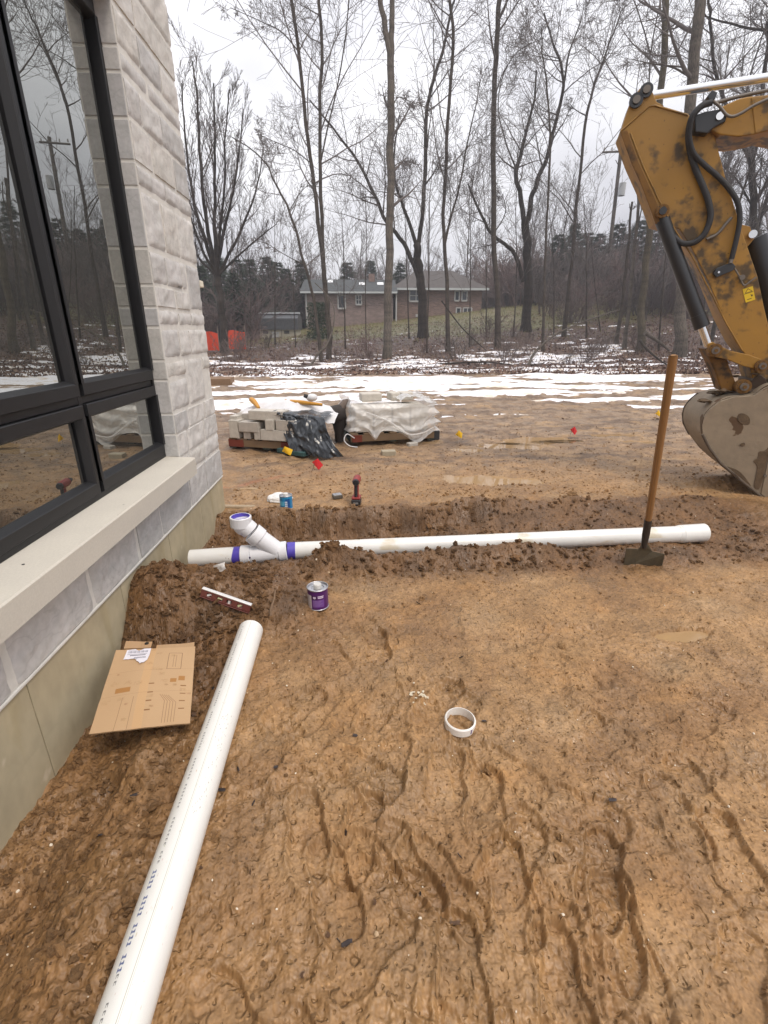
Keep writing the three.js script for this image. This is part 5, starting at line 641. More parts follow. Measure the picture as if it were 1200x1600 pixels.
  // odds and ends in front of the pallets
  const odd = (px, py, w, h, d, c, n, l, cat, tu) => { const q = onGround(px, py), g = rbox(w, h, d, 0, h / 2, 0, .012, 2); metreUV(g, 3); const m = solo(n, g, std({ map: blockTex, color: rgb(...c) }), l, cat); m.position.set(q.x, groundY(q.x, q.z) - .01, q.z); m.rotation.y = tu; };
  odd(607, 711, .17, .07, .1, [.6, .54, .42], 'stone_block', 'single pale stone block lying on mud in front of the wrapped pallet', 'stone block', .1); odd(644, 696, .14, .05, .08, [.75, .73, .7], 'plastic_scrap', 'small white scrap at the right foot of the wrapped pallet', 'scrap', .5); odd(385, 766, .13, .018, .05, [.6, .42, .25], 'wood_offcut', 'left of two thin wood offcuts on the mud by the building corner', 'wood', .2); odd(394, 766, .12, .02, .05, [.62, .45, .28], 'wood_offcut', 'right of two thin wood offcuts on the mud by the building corner', 'wood', -.2); odd(368, 790, .34, .03, .05, [.62, .5, .36], 'wood_stake', 'pale wood stake lying at the trench corner by the foundation', 'wood', -.1); odd(338, 600, .9, .18, .7, [.35, .22, .13], 'timber_pallet', 'brown timber stack half hidden behind the building corner, on snow', 'timber', .1);
}
// ---------------------------------------------------------------- trees
const barkTex = tex(256, 512, (u, v) => { const a = fbm(u * 10, v * 6, 5, 2), r = Math.abs(fbm(u * 16, v * 4, 4, 4)); const k = .62 + .14 * a - .22 * (1 - sstep(0, .16, r)); return [k, k * .955, k * .90]; });
const bark = (r, g, b) => std({ map: rep(barkTex, 2, .8), color: rgb(r, g, b), roughness: .95, bumpMap: rep(barkTex, 2, .8), bumpScale: .02 });
const barkGrey = bark(.40, .37, .335), barkDark = bark(.145, .125, .11), barkMid = bark(.23, .20, .175), barkPale = bark(.50, .47, .42), twigM = std({ color: rgb(.105, .085, .075), roughness: .95 }), twigG = std({ color: rgb(.14, .12, .11), roughness: .95 });
const rotAbout = (d, r, ang) => { const a = V(r() - .5, r() - .5, r() - .5).cross(d).normalize(); return d.clone().applyAxisAngle(a, ang); };
function branch(B, p0, dir, len, r0, lvl, o, rnd) {
  const n = lvl === 0 ? 7 : lvl === 1 ? 6 : lvl === 2 ? 4 : 3, pts = [p0.clone()], rad = [r0]; const d = dir.clone(); let p = p0.clone();
  for (let i = 1; i <= n; i++) { d.x += (rnd() - .5) * o.wig; d.z += (rnd() - .5) * o.wig; d.y += (rnd() - .5) * o.wig + o.up * (lvl > 2 ? .6 : 1); d.normalize(); p = p.clone().addScaledVector(d, len / n); pts.push(p); rad.push(Math.max(o.min, r0 * (1 - .85 * i / n))); }
  B.add(pts, rad, lvl <= 0 ? 7 : lvl === 1 ? 5 : 3);
  if (lvl < o.max) kids(B, pts, rad, len, lvl, o, rnd, lvl === 0 ? .35 : .18);
}
function kids(B, pts, rad, len, lvl, o, rnd, t0) {
  const c = o.n[lvl]; for (let k = 0; k < c; k++) { const t = t0 + (1 - t0) * ((k + rnd()) / c), f = t * (pts.length - 1), i = Math.min(pts.length - 2, Math.floor(f)), q = pts[i].clone().lerp(pts[i + 1], f - i), d = pts[i + 1].clone().sub(pts[i]).normalize(), rr = lerp(rad[i], rad[i + 1], f - i); const L = len * o.ratio[lvl] * (1.15 - .65 * t) * (.6 + .7 * rnd()); branch(B, q, rotAbout(d, rnd, o.ang * (.65 + .6 * rnd())), L, Math.max(o.min, rr * .55), lvl + 1, o, rnd); }
}
const RS = .66;
const OPT = { wig: .34, up: .045, min: .0062, max: 3, n: [12, 9, 6, 4], ratio: [.42, .5, .55, .6], ang: .95 };
// a tree drawn by its stems: each stem = list of [px, py], read at one distance, with radii
function stemTree(name, label, z, stems, mat, tw, seed, opt = {}, group) {
  const o = { ...OPT, ...opt }, rnd = rngOf(seed); const b0 = atZ(stems[0].p[0][0], stems[0].p[0][1], z); b0.y = groundY(b0.x, b0.z) - .15;
  const t = thing(name, label, 'tree', b0, 0, group); const T = new Tubes(), Bc = new Tubes();
  stems.forEach((s, k) => { let pts = s.p.map((q, i) => atZ(q[0], q[1], z + (s.dz || 0) * i / Math.max(1, s.p.length - 1))); if (k === 0) pts[0] = b0.clone(); if (s.more) { const d = pts[pts.length - 1].clone().sub(pts[pts.length - 2]).normalize(); for (let i = 1; i <= 3; i++) { d.x += (rnd() - .5) * .15; d.z += (rnd() - .5) * .15; pts.push(pts[pts.length - 1].clone().addScaledVector(d, s.more / 3)); } }
    const cp = curvePts(pts, Math.max(10, pts.length * 4)).map(q => q.sub(b0)); const n = cp.length - 1; const wob = s.r * .5; cp.forEach((q, i) => { if (i && i < n) { q.x += wob * N(i * .37 + k * 9, seed); q.z += wob * 2 * N(i * .31 + 5, seed + k); } });
    const rad = cp.map((_, i) => Math.max(.012, s.r * RS * lerp(1, s.e ?? .25, i / n) * (k === 0 ? 1 + .55 * Math.exp(-i / n * 22) : 1))); T.add(cp, rad, 11);
    const len = s.len || cp[n].distanceTo(cp[0]); if (s.kids !== 0) { const oo = { ...o, n: [s.kids ?? o.n[0], ...o.n.slice(1)] }; kids(Bc, cp, rad.map(r => r * .8), Math.min(len, 12) * (s.spread || 1), 0, oo, rnd, s.t0 ?? .4); } });
  part('trunk', T.geo(), mat, t); if (Bc.i.length) part('crown', Bc.geo(), tw, t); return t;
}
// left side: spreading vase-shaped tree behind the building corner
stemTree('bare_tree', 'bare vase-shaped tree with fanned stems beside the building corner, at the orange fence', -27, [
  { p: [[350, 545], [348, 500], [343, 455], [338, 425]], r: .30, e: .8, kids: 0 }, { p: [[339, 430], [343, 370], [350, 300], [352, 220], [358, 140]], r: .12, kids: 13, t0: .15, dz: 3 }, { p: [[338, 429], [318, 395], [302, 352], [288, 300], [276, 250]], r: .11, kids: 12, t0: .15, dz: 2 }, { p: [[338, 430], [322, 380], [306, 330], [296, 270], [288, 200], [284, 130]], r: .15, kids: 13, t0: .15 }, { p: [[338, 428], [328, 380], [318, 310], [312, 230], [308, 150], [300, 95]], r: .17, kids: 13, t0: .15 }, { p: [[339, 428], [336, 370], [335, 300], [336, 220], [334, 130]], r: .16, kids: 13, t0: .15, dz: 2 }, { p: [[339, 428], [348, 370], [362, 310], [372, 250], [380, 170]], r: .14, kids: 12, t0: .15 }, { p: [[341, 428], [362, 390], [385, 340], [402, 290], [412, 230]], r: .13, kids: 12, t0: .15, dz: -2 }, { p: [[341, 430], [372, 400], [404, 372], [432, 350]], r: .09, kids: 9, t0: .15 }, { p: [[337, 430], [310, 402], [290, 365], [276, 330]], r: .10, kids: 9, t0: .15 }], barkDark, twigM, 11, { up: .11, ang: .5, ratio: [.30, .5, .5, .5], n: [12, 8, 5, 3] });
stemTree('bare_tree', 'tall twin-stemmed bare tree left of the tallest grey trunk', -24, [
  { p: [[515, 560], [514, 510], [509, 460], [506, 425]], r: .19, e: .85, kids: 0 }, { p: [[506, 430], [497, 340], [487, 260], [477, 187], [468, 90], [455, 0]], r: .135, e: .45, more: 5, kids: 15, t0: .15 }, { p: [[507, 428], [504, 380], [501, 300], [500, 167], [503, 83], [498, 0]], r: .13, e: .45, more: 5, kids: 15, t0: .2 }, { p: [[502, 250], [512, 200], [530, 120], [542, 40], [545, 0]], r: .05, kids: 9, more: 2 }, { p: [[466, 80], [440, 50], [400, 30], [360, 12]], r: .04, kids: 9, t0: .2 }, { p: [[486, 255], [460, 235], [430, 222], [405, 210]], r: .035, kids: 8, t0: .2 }], barkMid, twigG, 12);
stemTree('bare_sapling', 'leaning slim tree that bends left, close left of the twin-stemmed tree', -23, [
  { p: [[503, 566], [497, 520], [490, 467], [476, 415], [462, 360], [450, 325], [432, 290], [417, 258], [395, 235], [362, 214]], r: .115, e: .22, kids: 16, t0: .25 }, { p: [[452, 330], [470, 300], [482, 290], [500, 292]], r: .03, kids: 6 }, { p: [[476, 415], [440, 395], [415, 380], [395, 376]], r: .03, kids: 7, t0: .2 }], barkMid, twigG, 13, { ratio: [.2, .5, .5, .5] });
stemTree('bare_tree', 'tallest straight grey trunk in the middle, forked high up', -23.5, [
  { p: [[605, 566], [606, 500], [608, 400], [610, 300], [611, 200], [610, 80]], r: .285, e: .72, kids: 5, t0: .5, spread: .5 }, { p: [[610, 90], [602, 45], [594, 0]], r: .17, e: .6, more: 6, kids: 12 }, { p: [[610, 92], [612, 45], [613, 0]], r: .17, e: .6, more: 6, kids: 12 }, { p: [[612, 170], [622, 152], [640, 158], [670, 170]], r: .04, kids: 9, t0: .2 }, { p: [[612, 262], [630, 252], [655, 258]], r: .03, kids: 7, t0: .2 }], barkGrey, twigG, 14);
stemTree('bare_tree', 'dark tree with thick low trunk and long limb reaching up left, before the brick house', -31, [
  { p: [[662, 492], [658, 450], [654, 412], [651, 382]], r: .42, e: .75, kids: 0 }, { p: [[655, 440], [640, 398], [622, 368], [606, 350], [588, 312], [570, 272], [556, 248], [533, 217], [508, 185], [484, 156]], r: .20, e: .25, kids: 15, t0: .25 }, { p: [[652, 388], [640, 350], [626, 312], [618, 285], [616, 240], [624, 180]], r: .17, kids: 13, t0: .3 }, { p: [[653, 385], [660, 335], [664, 270], [667, 170], [676, 130], [692, 80], [700, 40]], r: .19, kids: 15, t0: .2, more: 2 }, { p: [[663, 290], [678, 270], [688, 245]], r: .08, kids: 9 }, { p: [[588, 310], [570, 308], [566, 312]], r: .06, kids: 5 }], barkDark, twigM, 15, { n: [10, 8, 6, 4] });
stemTree('bare_tree', 'slim bare tree right of the tallest grey trunk, wavering stem', -26, [
  { p: [[700, 545], [699, 480], [697, 410], [692, 345], [696, 280], [701, 170], [708, 60], [703, 0]], r: .15, e: .45, more: 5, kids: 14, t0: .35 }, { p: [[694, 385], [703, 345], [716, 300], [728, 235], [740, 180], [752, 120]], r: .095, kids: 13, t0: .25 }, { p: [[696, 372], [704, 330], [702, 290], [694, 250]], r: .04, kids: 8 }], barkMid, twigG, 16);
stemTree('bare_tree', 'straight tall bare trunk in the centre right, left of the dark gnarled tree', -26.5, [
  { p: [[779, 532], [777, 460], [773, 400], [771, 260], [772, 150], [776, 70], [781, 0]], r: .205, e: .6, more: 7, kids: 9, t0: .5, spread: .7 }, { p: [[778, 35], [790, 10], [796, -20]], r: .05, kids: 8, more: 2 }, { p: [[773, 150], [788, 110], [812, 78], [850, 60]], r: .04, kids: 9, t0: .2 }], barkMid, twigG, 17);
stemTree('bare_tree', 'dark gnarled tree with broken fork, left of the pole', -32, [
  { p: [[826, 472], [826, 440], [823, 390], [821, 340]], r: .42, e: .8, kids: 0 }, { p: [[820, 350], [812, 300], [806, 270], [814, 240], [822, 205], [834, 160], [838, 110]], r: .22, e: .3, kids: 15, t0: .2 }, { p: [[825, 345], [832, 305], [840, 282], [856, 240], [866, 200], [880, 140], [876, 100], [862, 60], [850, 20]], r: .23, e: .25, kids: 16, t0: .25 }, { p: [[880, 140], [890, 80], [905, 40], [915, 0]], r: .09, kids: 11, t0: .1 }, { p: [[818, 440], [806, 400], [792, 384], [768, 365], [752, 335], [738, 305], [731, 287]], r: .20, e: .35, kids: 10, t0: .4 }, { p: [[808, 270], [790, 220], [778, 160], [800, 90], [850, 58]], r: .07, kids: 11 }, { p: [[772, 365], [790, 330], [780, 290]], r: .06, kids: 7 }], barkDark, twigM, 18, { n: [10, 8, 6, 4] });
stemTree('bare_tree', 'slender stem right beside the dark gnarled tree', -25, [{ p: [[850, 540], [850, 470], [852, 400], [857, 290], [860, 220], [855, 140]], r: .095, e: .3, kids: 12, more: 2 }], barkMid, twigG, 19);
stemTree('bare_tree', 'slim grey tree between the gnarled tree and the utility pole', -30, [{ p: [[884, 500], [890, 440], [894, 400], [904, 292], [917, 179], [930, 130], [944, 90]], r: .16, e: .2, kids: 20, t0: .25, more: 2 }, { p: [[918, 182], [900, 172], [888, 160]], r: .05, kids: 7 }], barkMid, twigG, 20);
stemTree('broken_snag', 'broken splintered snag, left of the tall thick leaning trunk', -27, [{ p: [[962, 545], [974, 460], [980, 400], [988, 315]], r: .15, e: .5, kids: 4, spread: .3 }, { p: [[980, 400], [985, 350], [984, 318]], r: .08, e: .3, kids: 0 }], barkMid, twigG, 21);
stemTree('broken_snag', 'paler jagged snag rising highest of the broken trunks beside the excavator', -26, [{ p: [[975, 548], [984, 470], [990, 400], [997, 330], [999, 290]], r: .14, e: .6, kids: 4, spread: .3 }, { p: [[994, 360], [1004, 320], [1003, 296]], r: .05, e: .5, kids: 0 }], barkGrey, twigG, 22);
stemTree('bare_tree', 'thick mossy trunk standing on the slope left of the excavator stick', -25.5, [{ p: [[1000, 542], [1004, 480], [1010, 400], [1018, 320], [1026, 220], [1034, 120], [1042, 0]], r: .25, e: .62, kids: 10, t0: .4, more: 6 }], bark(.30, .27, .20), twigG, 23);
stemTree('bare_tree', 'big pale grey trunk behind the bucket cylinder, running to the top edge', -23.5, [{ p: [[1061, 552], [1064, 480], [1068, 380], [1074, 260], [1082, 140], [1092, 0]], r: .36, e: .7, kids: 9, t0: .5, more: 7 }, { p: [[1078, 120], [1050, 105], [1020, 100], [985, 92]], r: .06, kids: 9, t0: .2 }], barkGrey, twigG, 24);
stemTree('bare_tree', 'slim pale forked tree above the excavator head', -33, [{ p: [[1012, 480], [1013, 300], [1014, 150], [1016, 80]], r: .10, e: .5, kids: 5, t0: .6 }, { p: [[1016, 85], [1004, 40], [990, 0]], r: .06, kids: 10, more: 3 }, { p: [[1016, 85], [1024, 40], [1032, 0]], r: .06, kids: 10, more: 3 }], barkMid, twigG, 25);
stemTree('bare_tree', 'dark spreading tree right behind the excavator stick', -29, [{ p: [[1185, 520], [1182, 420], [1178, 330], [1172, 240]], r: .34, e: .7, kids: 6 }, { p: [[1172, 250], [1140, 180], [1120, 120], [1110, 40]], r: .16, kids: 14, t0: .2, more: 2 }, { p: [[1173, 240], [1190, 150], [1200, 60]], r: .17, kids: 14, t0: .2, more: 3 }, { p: [[1180, 330], [1150, 280], [1120, 250]], r: .09, kids: 12, t0: .2 }, { p: [[1250, 90], [1200, 50], [1150, 40], [1100, 25]], r: .12, e: .4, kids: 13, t0: .1 }, { p: [[1178, 320], [1215, 260], [1260, 220]], r: .1, kids: 11 }], barkDark, twigM, 26, { n: [10, 9, 6, 4] });
stemTree('bare_tree', 'bare tree just past the right edge behind the machine', -25, [{ p: [[1262, 540], [1258, 420], [1262, 300], [1250, 160], [1258, 0]], r: .27, e: .6, kids: 12, t0: .3, more: 5 }, { p: [[1256, 300], [1220, 220], [1190, 170], [1150, 130]], r: .1, kids: 12, t0: .2 }], barkMid, twigG, 27);
stemTree('bare_tree', 'pale forked tree mirrored in the window, past the right edge', -17, [{ p: [[1330, 560], [1335, 480], [1340, 400]], r: .26, e: .8, kids: 0 }, { p: [[1340, 404], [1318, 330], [1310, 200], [1300, 60]], r: .17, e: .5, kids: 13, more: 4 }, { p: [[1341, 404], [1372, 330], [1380, 200], [1400, 60]], r: .16, e: .5, kids: 13, more: 4 }], barkPale, twigG, 28);
// thin young trees one can tell apart between the big ones
[[540, 560, 'left', 330], [572, 520, 'b', 300], [640, 500, 'c', 250], [668, 515, 'd', 240], [735, 520, 'e', 280], [762, 500, 'f', 260], [804, 510, 'g', 260], [868, 505, 'h', 300], [918, 520, 'i', 300], [935, 545, 'j', 330], [1035, 520, 'k', 250], [1105, 500, 'l', 300], [430, 545, 'm', 330], [462, 545, 'n', 360], [392, 555, 'o', 380]].forEach(([x, y, k, top], i) => { const r = rngOf(200 + i), dx = (r() - .5) * 34; stemTree('bare_sapling', ["thin sapling close right of the twin-stemmed tree", "thin sapling left of the tallest grey trunk, before the house", "thin sapling before the brick house left of the dark forked tree", "thin sapling just right of the dark forked tree", "thin sapling right of the wavering slim tree", "thin sapling left of the straight centre right trunk", "thin sapling right of the straight centre right trunk", "thin sapling right of the slender stem by the gnarled tree", "thin sapling left of the utility pole, behind the long pale branch", "thin sapling at the foot of the slope left of the broken snags", "thin sapling between thick mossy trunk and big pale trunk", "thin sapling behind the bucket cylinder", "thin sapling right of the shed, near the orange fence", "thin sapling left of the leaning slim tree", "thin sapling right beside the orange fence"][i], -24 - r() * 7, [{ p: [[x, y], [x + dx * .3 + 4 * (r() - .5), lerp(y, top, .35)], [x + dx * .6 + 6 * (r() - .5), lerp(y, top, .7)], [x + dx, top]], r: .045 + .03 * r(), e: .2, kids: 13, t0: .2, spread: 1.2 }], barkMid, twigG, 300 + i, { n: [12, 6, 4, 3], up: .08, ang: .65 }, 'thin saplings at the edge of the wood'); });
// far trees: six kinds cloned through the wood
{
  const protos = []; for (let i = 0; i < 6; i++) { const rnd = rngOf(500 + i), T = new Tubes(), B = new Tubes(), h = 11 + 5 * rnd(), pts = [], rad = []; for (let k = 0; k <= 8; k++) { pts.push(V(.5 * N(k * .3, i * 3.1) * k * .25, h * k / 8 - .2, .5 * N(k * .3 + 7, i) * k * .25)); rad.push(.13 * (1 - .82 * k / 8) + .010); } T.add(pts, rad, 6); const o = { ...OPT, min: .0105, n: [17, 7, 5, 3], ratio: [.34, .5, .5, .5], up: .07, ang: .7 }; kids(B, pts, rad, h, 0, o, rnd, .22); const t = new THREE.Group(); part('trunk', T.geo(), i % 2 ? barkMid : barkDark, t); part('crown', B.geo(), i % 2 ? twigG : twigM, t); protos.push(t); }
  const rr = rngOf(77); let n = 0, lastT; const t_last = k => { if (!lastT || lastT.done) return; lastT.done = 1; lastT.scale.x *= k; lastT.scale.z *= k; }; const put = (x, z, s) => { const ax = 600 + 760 * Math.tan(Math.atan2(x, -z) - YAW); if (z > -62 && ax > 868 && ax < 990 && s > .5) return; const t = protos[n % 6].clone(); t.name = numbered('far_bare_tree'); n++; t.position.set(x, groundY(x, z), z); t.rotation.y = rr() * 6.28; t.scale.set(s, s * (.85 + .3 * rr()), s); lastT = t; scene.add(t); tag(t, 'bare grey tree standing in the far wood behind the house', 'tree', 'bare trees of the far wood'); };
  for (let i = 0; i < 22; i++) { const z = -48 - rr() * 22, x = z * -.06 + (rr() - .44) * -z * 1.75; if (z > -56 && x > -7 && x < 13) { put(x, z - 14, .8 + .35 * rr()); continue; } put(x, z, .65 + .4 * rr()); }
  for (let i = 0; i < 12; i++) { const z = -26 - rr() * 16, x = 14 + rr() * 18 + (-z - 26) * .3; put(x, z, .75 + .45 * rr()); }
  for (let i = 0; i < 4; i++) { const z = -46 - rr() * 8, x = -14 - rr() * 8; put(x, z, .6 + .4 * rr()); }
  // the mass beyond them
  const mg = mergeGeometries(protos[0].children.map(m => m.geometry)), r2 = rngOf(91), m = new THREE.InstancedMesh(mg, twigG, 420), ob = new THREE.Object3D(); for (let i = 0; i < 420; i++) { const z = -64 - r2() * 60, x = (r2() - .47) * -z * 2.6; const s = .5 + .45 * r2(); ob.position.set(x, groundY(x, z) - .2, z); ob.rotation.y = r2() * 6.3; ob.scale.set(s * 1.3, s * .9, s * 1.3); ob.updateMatrix(); m.setMatrixAt(i, ob.matrix); } m.name = 'far_wood'; scene.add(m); tag(m, 'far-off grey bare wood along the horizon', 'wood', null, 'stuff');
}
// undergrowth: bare shrubs, dense at the foot of the wood
{
  const B = new Tubes(), rnd = rngOf(33); for (let k = 0; k < 9; k++) { const a = rnd() * 6.3; branch(B, V(.12 * Math.cos(a), -.05, .12 * Math.sin(a)), V(.5 * Math.cos(a) * rnd(), 1, .5 * Math.sin(a) * rnd()).normalize(), 1 * (.6 + .5 * rnd()), .011, 1, { ...OPT, min: .0042, n: [0, 7, 4, 0], ratio: [0, .5, .55, .5], max: 3, up: .06, ang: .6 }, rnd); }
  const sg = B.geo(); const P = (name, n, seed, f, col, label) => { const r = rngOf(seed), m = new THREE.InstancedMesh(sg, std({ color: 0xffffff, roughness: .95 }), n), o = new THREE.Object3D(), c = new THREE.Color(); let k = 0, tr = 0; while (k < n && tr++ < n * 30) { const q = f(r); if (!q) continue; o.position.set(q.x, groundY(q.x, q.z) - .03, q.z); o.rotation.set((r() - .5) * .25, r() * 6.3, (r() - .5) * .25); o.scale.set(q.s * 1.15, q.s, q.s * 1.15); o.updateMatrix(); m.setMatrixAt(k, o.matrix); const b = .7 + .6 * r(), w = r(); c.setRGB(lerp(col[0], col[0] * 1.25, w) * b, col[1] * b, col[2] * b); m.setColorAt(k, c); k++; } m.count = k; m.name = numbered(name); scene.add(m); tag(m, label, 'shrubs', null, 'stuff'); };
  P('undergrowth', 45, 61, r => { const d = 21.5 + 14 * r() * r(), x = -9 + r() * (20 + d * .55); const den = .45 + .55 * N(x * .3, d * .3) + (x > 8 ? .25 : 0); if (r() > den) return null; return { x, z: -d, s: .4 + 1.3 * r() * r() }; }, [.12, .10, .088], 'bare twiggy undergrowth on the slope at the wood edge');
  P('thicket', 1100, 62, r => { const d = 43 + 26 * r(), x = (r() - .44) * d * 1.7; if (d < 54 && x > -6 && x < 12.5) return null; return { x, z: -d, s: 1.6 + 3.2 * r() }; }, [.135, .118, .108], 'dense grey brown thicket behind the house and the pines');
  P('thicket', 150, 63, r => { const d = 33 + 10 * r(), x = r() < .3 ? -7 - 9 * r() : 13 + r() * 22; return { x, z: -d, s: 1.2 + 2.4 * r() }; }, [.125, .105, .095], 'brown thicket on both sides of the house');
  P('thicket', 260, 64, r => { const d = 8 + 22 * r(), x = 15 + (30 - d) * .25 + 14 * r(); if (x / d < .95) return null; return { x, z: -d, s: 1.1 + 1.8 * r() }; }, [.10, .07, .058], 'brown thicket past the right edge, seen in the window');
}
// pines
{
  const pineM = [std({ color: rgb(.050, .070, .040), roughness: .9, side: THREE.DoubleSide }), std({ color: rgb(.062, .080, .052), roughness: .9, side: THREE.DoubleSide })]; const protos = [];
  for (let k = 0; k < 3; k++) { const r = rngOf(700 + k), T = new Tubes(), Bt = new Tubes(), pos = [], nor = []; const h = 8; T.add([V(0, -.2, 0), V(.06, h * .5, .03), V(0, h, 0)], [.15, .09, .015], 7);
    const tuft = (c, dir, s) => { for (let q = 0; q < 9; q++) { const d = rotAbout(dir, r, .2 + .75 * r()), w = V(r() - .5, r() - .5, r() - .5).cross(d).normalize().multiplyScalar(.018 + .014 * r()), e = c.clone().addScaledVector(d, s * (.6 + .6 * r())); e.y -= .05 * s; pos.push(c.x - w.x, c.y - w.y, c.z - w.z, c.x + w.x, c.y + w.y, c.z + w.z, e.x, e.y, e.z); } };
    for (let y = .5 + k * .3; y < h - .1; y += .2 + .1 * r()) { const R = (1 - y / h) * (2.0 + .5 * Math.sin(y * 5 + k)) + .18; const nb = 7 + Math.floor(r() * 3); for (let b = 0; b < nb; b++) { const a = r() * 6.3, L = R * (.6 + .5 * r()); if (r() < .12) continue; const p0 = V(0, y, 0), pts = []; for (let i = 0; i <= 4; i++) pts.push(V(Math.cos(a) * L * i / 4, y + L * (.18 * i / 4 - .34 * (i / 4) ** 2), Math.sin(a) * L * i / 4)); Bt.add(pts, [.022, .018, .013, .009, .005], 3); const out = V(Math.cos(a), .1, Math.sin(a)).normalize(); for (let i = 0; i < 4 + L * 5; i++) { const t = .22 + .78 * r(), f = t * 4, j = Math.min(3, Math.floor(f)); const c = pts[j].clone().lerp(pts[j + 1], f - j); const side = V(-out.z, 0, out.x).multiplyScalar((r() - .5) * 1.5); c.addScaledVector(side, .22 * L * (1 - t * .5)); tuft(c, out.clone().add(side).normalize(), .26 + .14 * r()); } } }
    const g = new THREE.BufferGeometry(); g.setAttribute('position', new THREE.Float32BufferAttribute(pos, 3)); g.computeVertexNormals(); const t = new THREE.Group(); part('trunk', T.geo(), barkDark, t); part('branches', Bt.geo(), twigM, t); part('crown', g, pineM[k % 2], t); protos.push(t); }
  let n = 0; const r = rngOf(9); const pine = (px, z, s, label, group, w = 1) => { const q = atZ(px, 515, z), t = protos[n % 3].clone(); n++; t.name = numbered('pine_tree'); t.position.set(q.x, groundY(q.x, z), z); t.rotation.y = r() * 6.3; t.scale.set(s * w * 1.15, s * (.68 + .16 * r()), s * w * 1.15); scene.add(t); tag(t, label, 'pine tree', group); };
  for (const [x, z, s, w] of [[322, -38, .78, 1.15], [352, -40, .86, 1.1], [372, -36, .66, 1.2], [398, -42, .84, 1.15], [425, -44, .92, 1.1], [452, -45, .78, 1.15], [475, -47, .86, 1.1], [335, -46, .95, 1.2], [300, -39, .9, 1.1], [380, -47, .95, 1.1], [440, -49, .98, 1.15], [412, -39, .5, 1.3]]) pine(x, z, s, 'dark ' + (s < .8 ? 'short' : s < .9 ? 'middling' : 'tall') + ' evergreen behind the ' + (x < 330 ? 'building corner' : x < 360 ? 'vase-shaped trunk' : x < 390 ? 'orange fence end' : x < 430 ? 'shed roof' : 'house gable') + (z < -44 ? ', farther row' : ', nearer row'), 'dark evergreens left of the house', w);
  for (const [x, z, s, w] of [[545, -58, 1.1, 1.1], [580, -60, .98, 1.1], [625, -57, .9, 1.1]]) pine(x, z, s, `${x < 560 ? 'left' : x < 600 ? 'middle' : 'right'} of the three evergreen tops behind the house roof`, 'evergreens behind the house roof', w);
  for (const [x, z, s, w] of [[858, -47, .98, 1.0], [880, -50, 1.02, 1.0], [918, -48, .95, 1.1], [945, -50, 1.1, 1.05], [975, -47, 1.05, 1.05], [1005, -49, 1.1, 1.0], [900, -53, 1.1, 1.1], [1045, -44, .95, 1.1], [1085, -47, .9, 1.1], [1140, -46, 1.0, 1.1], [1200, -44, 1.0, 1.2], [1260, -40, .9, 1.2], [1330, -36, .9, 1.2]]) pine(x, z, s, `loose ${z < -48 ? 'farther' : 'nearer'} pine on the rise, ${x < 870 ? 'behind the gnarled tree' : x < 890 ? 'just right of the gnarled tree' : x < 910 ? 'behind the slim grey tree' : x < 930 ? 'right of the slim grey tree' : x < 960 ? 'at the utility pole foot' : x < 990 ? 'behind the broken snags' : x < 1020 ? 'behind the thick mossy trunk' : x < 1060 ? 'left of the big pale trunk' : x < 1100 ? 'behind the bucket cylinder' : x < 1160 ? 'behind the excavator stick' : x < 1230 ? 'at the right edge behind the machine' : x < 1300 ? 'past the right edge' : 'far past the right edge'}`, 'pines right of the house', w);
  const hol = atZ(498, 500, -33); const hg = []; { const rr = rngOf(44), pos = []; for (let i = 0; i < 3800; i++) { const a = rr() * 6.3, u = Math.pow(rr(), .5), hgt = rr(), R = 1.15 * (1 - .35 * hgt) * (.8 + .3 * N(a * 1.2, hgt * 4)), c = V(Math.cos(a) * R * u, hgt * 2.1, Math.sin(a) * R * u), s = .06 + .05 * rr(); const d1 = V(rr() - .5, rr() - .5, rr() - .5).normalize().multiplyScalar(s), d2 = V(rr() - .5, rr() - .5, rr() - .5).normalize().multiplyScalar(s); pos.push(c.x, c.y, c.z, c.x + d1.x, c.y + d1.y, c.z + d1.z, c.x + d2.x, c.y + d2.y, c.z + d2.z); } const g = new THREE.BufferGeometry(); g.setAttribute('position', new THREE.Float32BufferAttribute(pos, 3)); g.computeVertexNormals(); const t = thing('evergreen_bush', 'dark green rounded bush between the shed and the house', 'bush', V(hol.x, groundY(hol.x, hol.z), hol.z)); part('foliage', g, std({ color: rgb(.028, .05, .02), side: THREE.DoubleSide }), t); part('stem', tubeGeo([V(0, -.1, 0), V(0, 1.2, 0)], .05, 6), barkDark, t); }
}
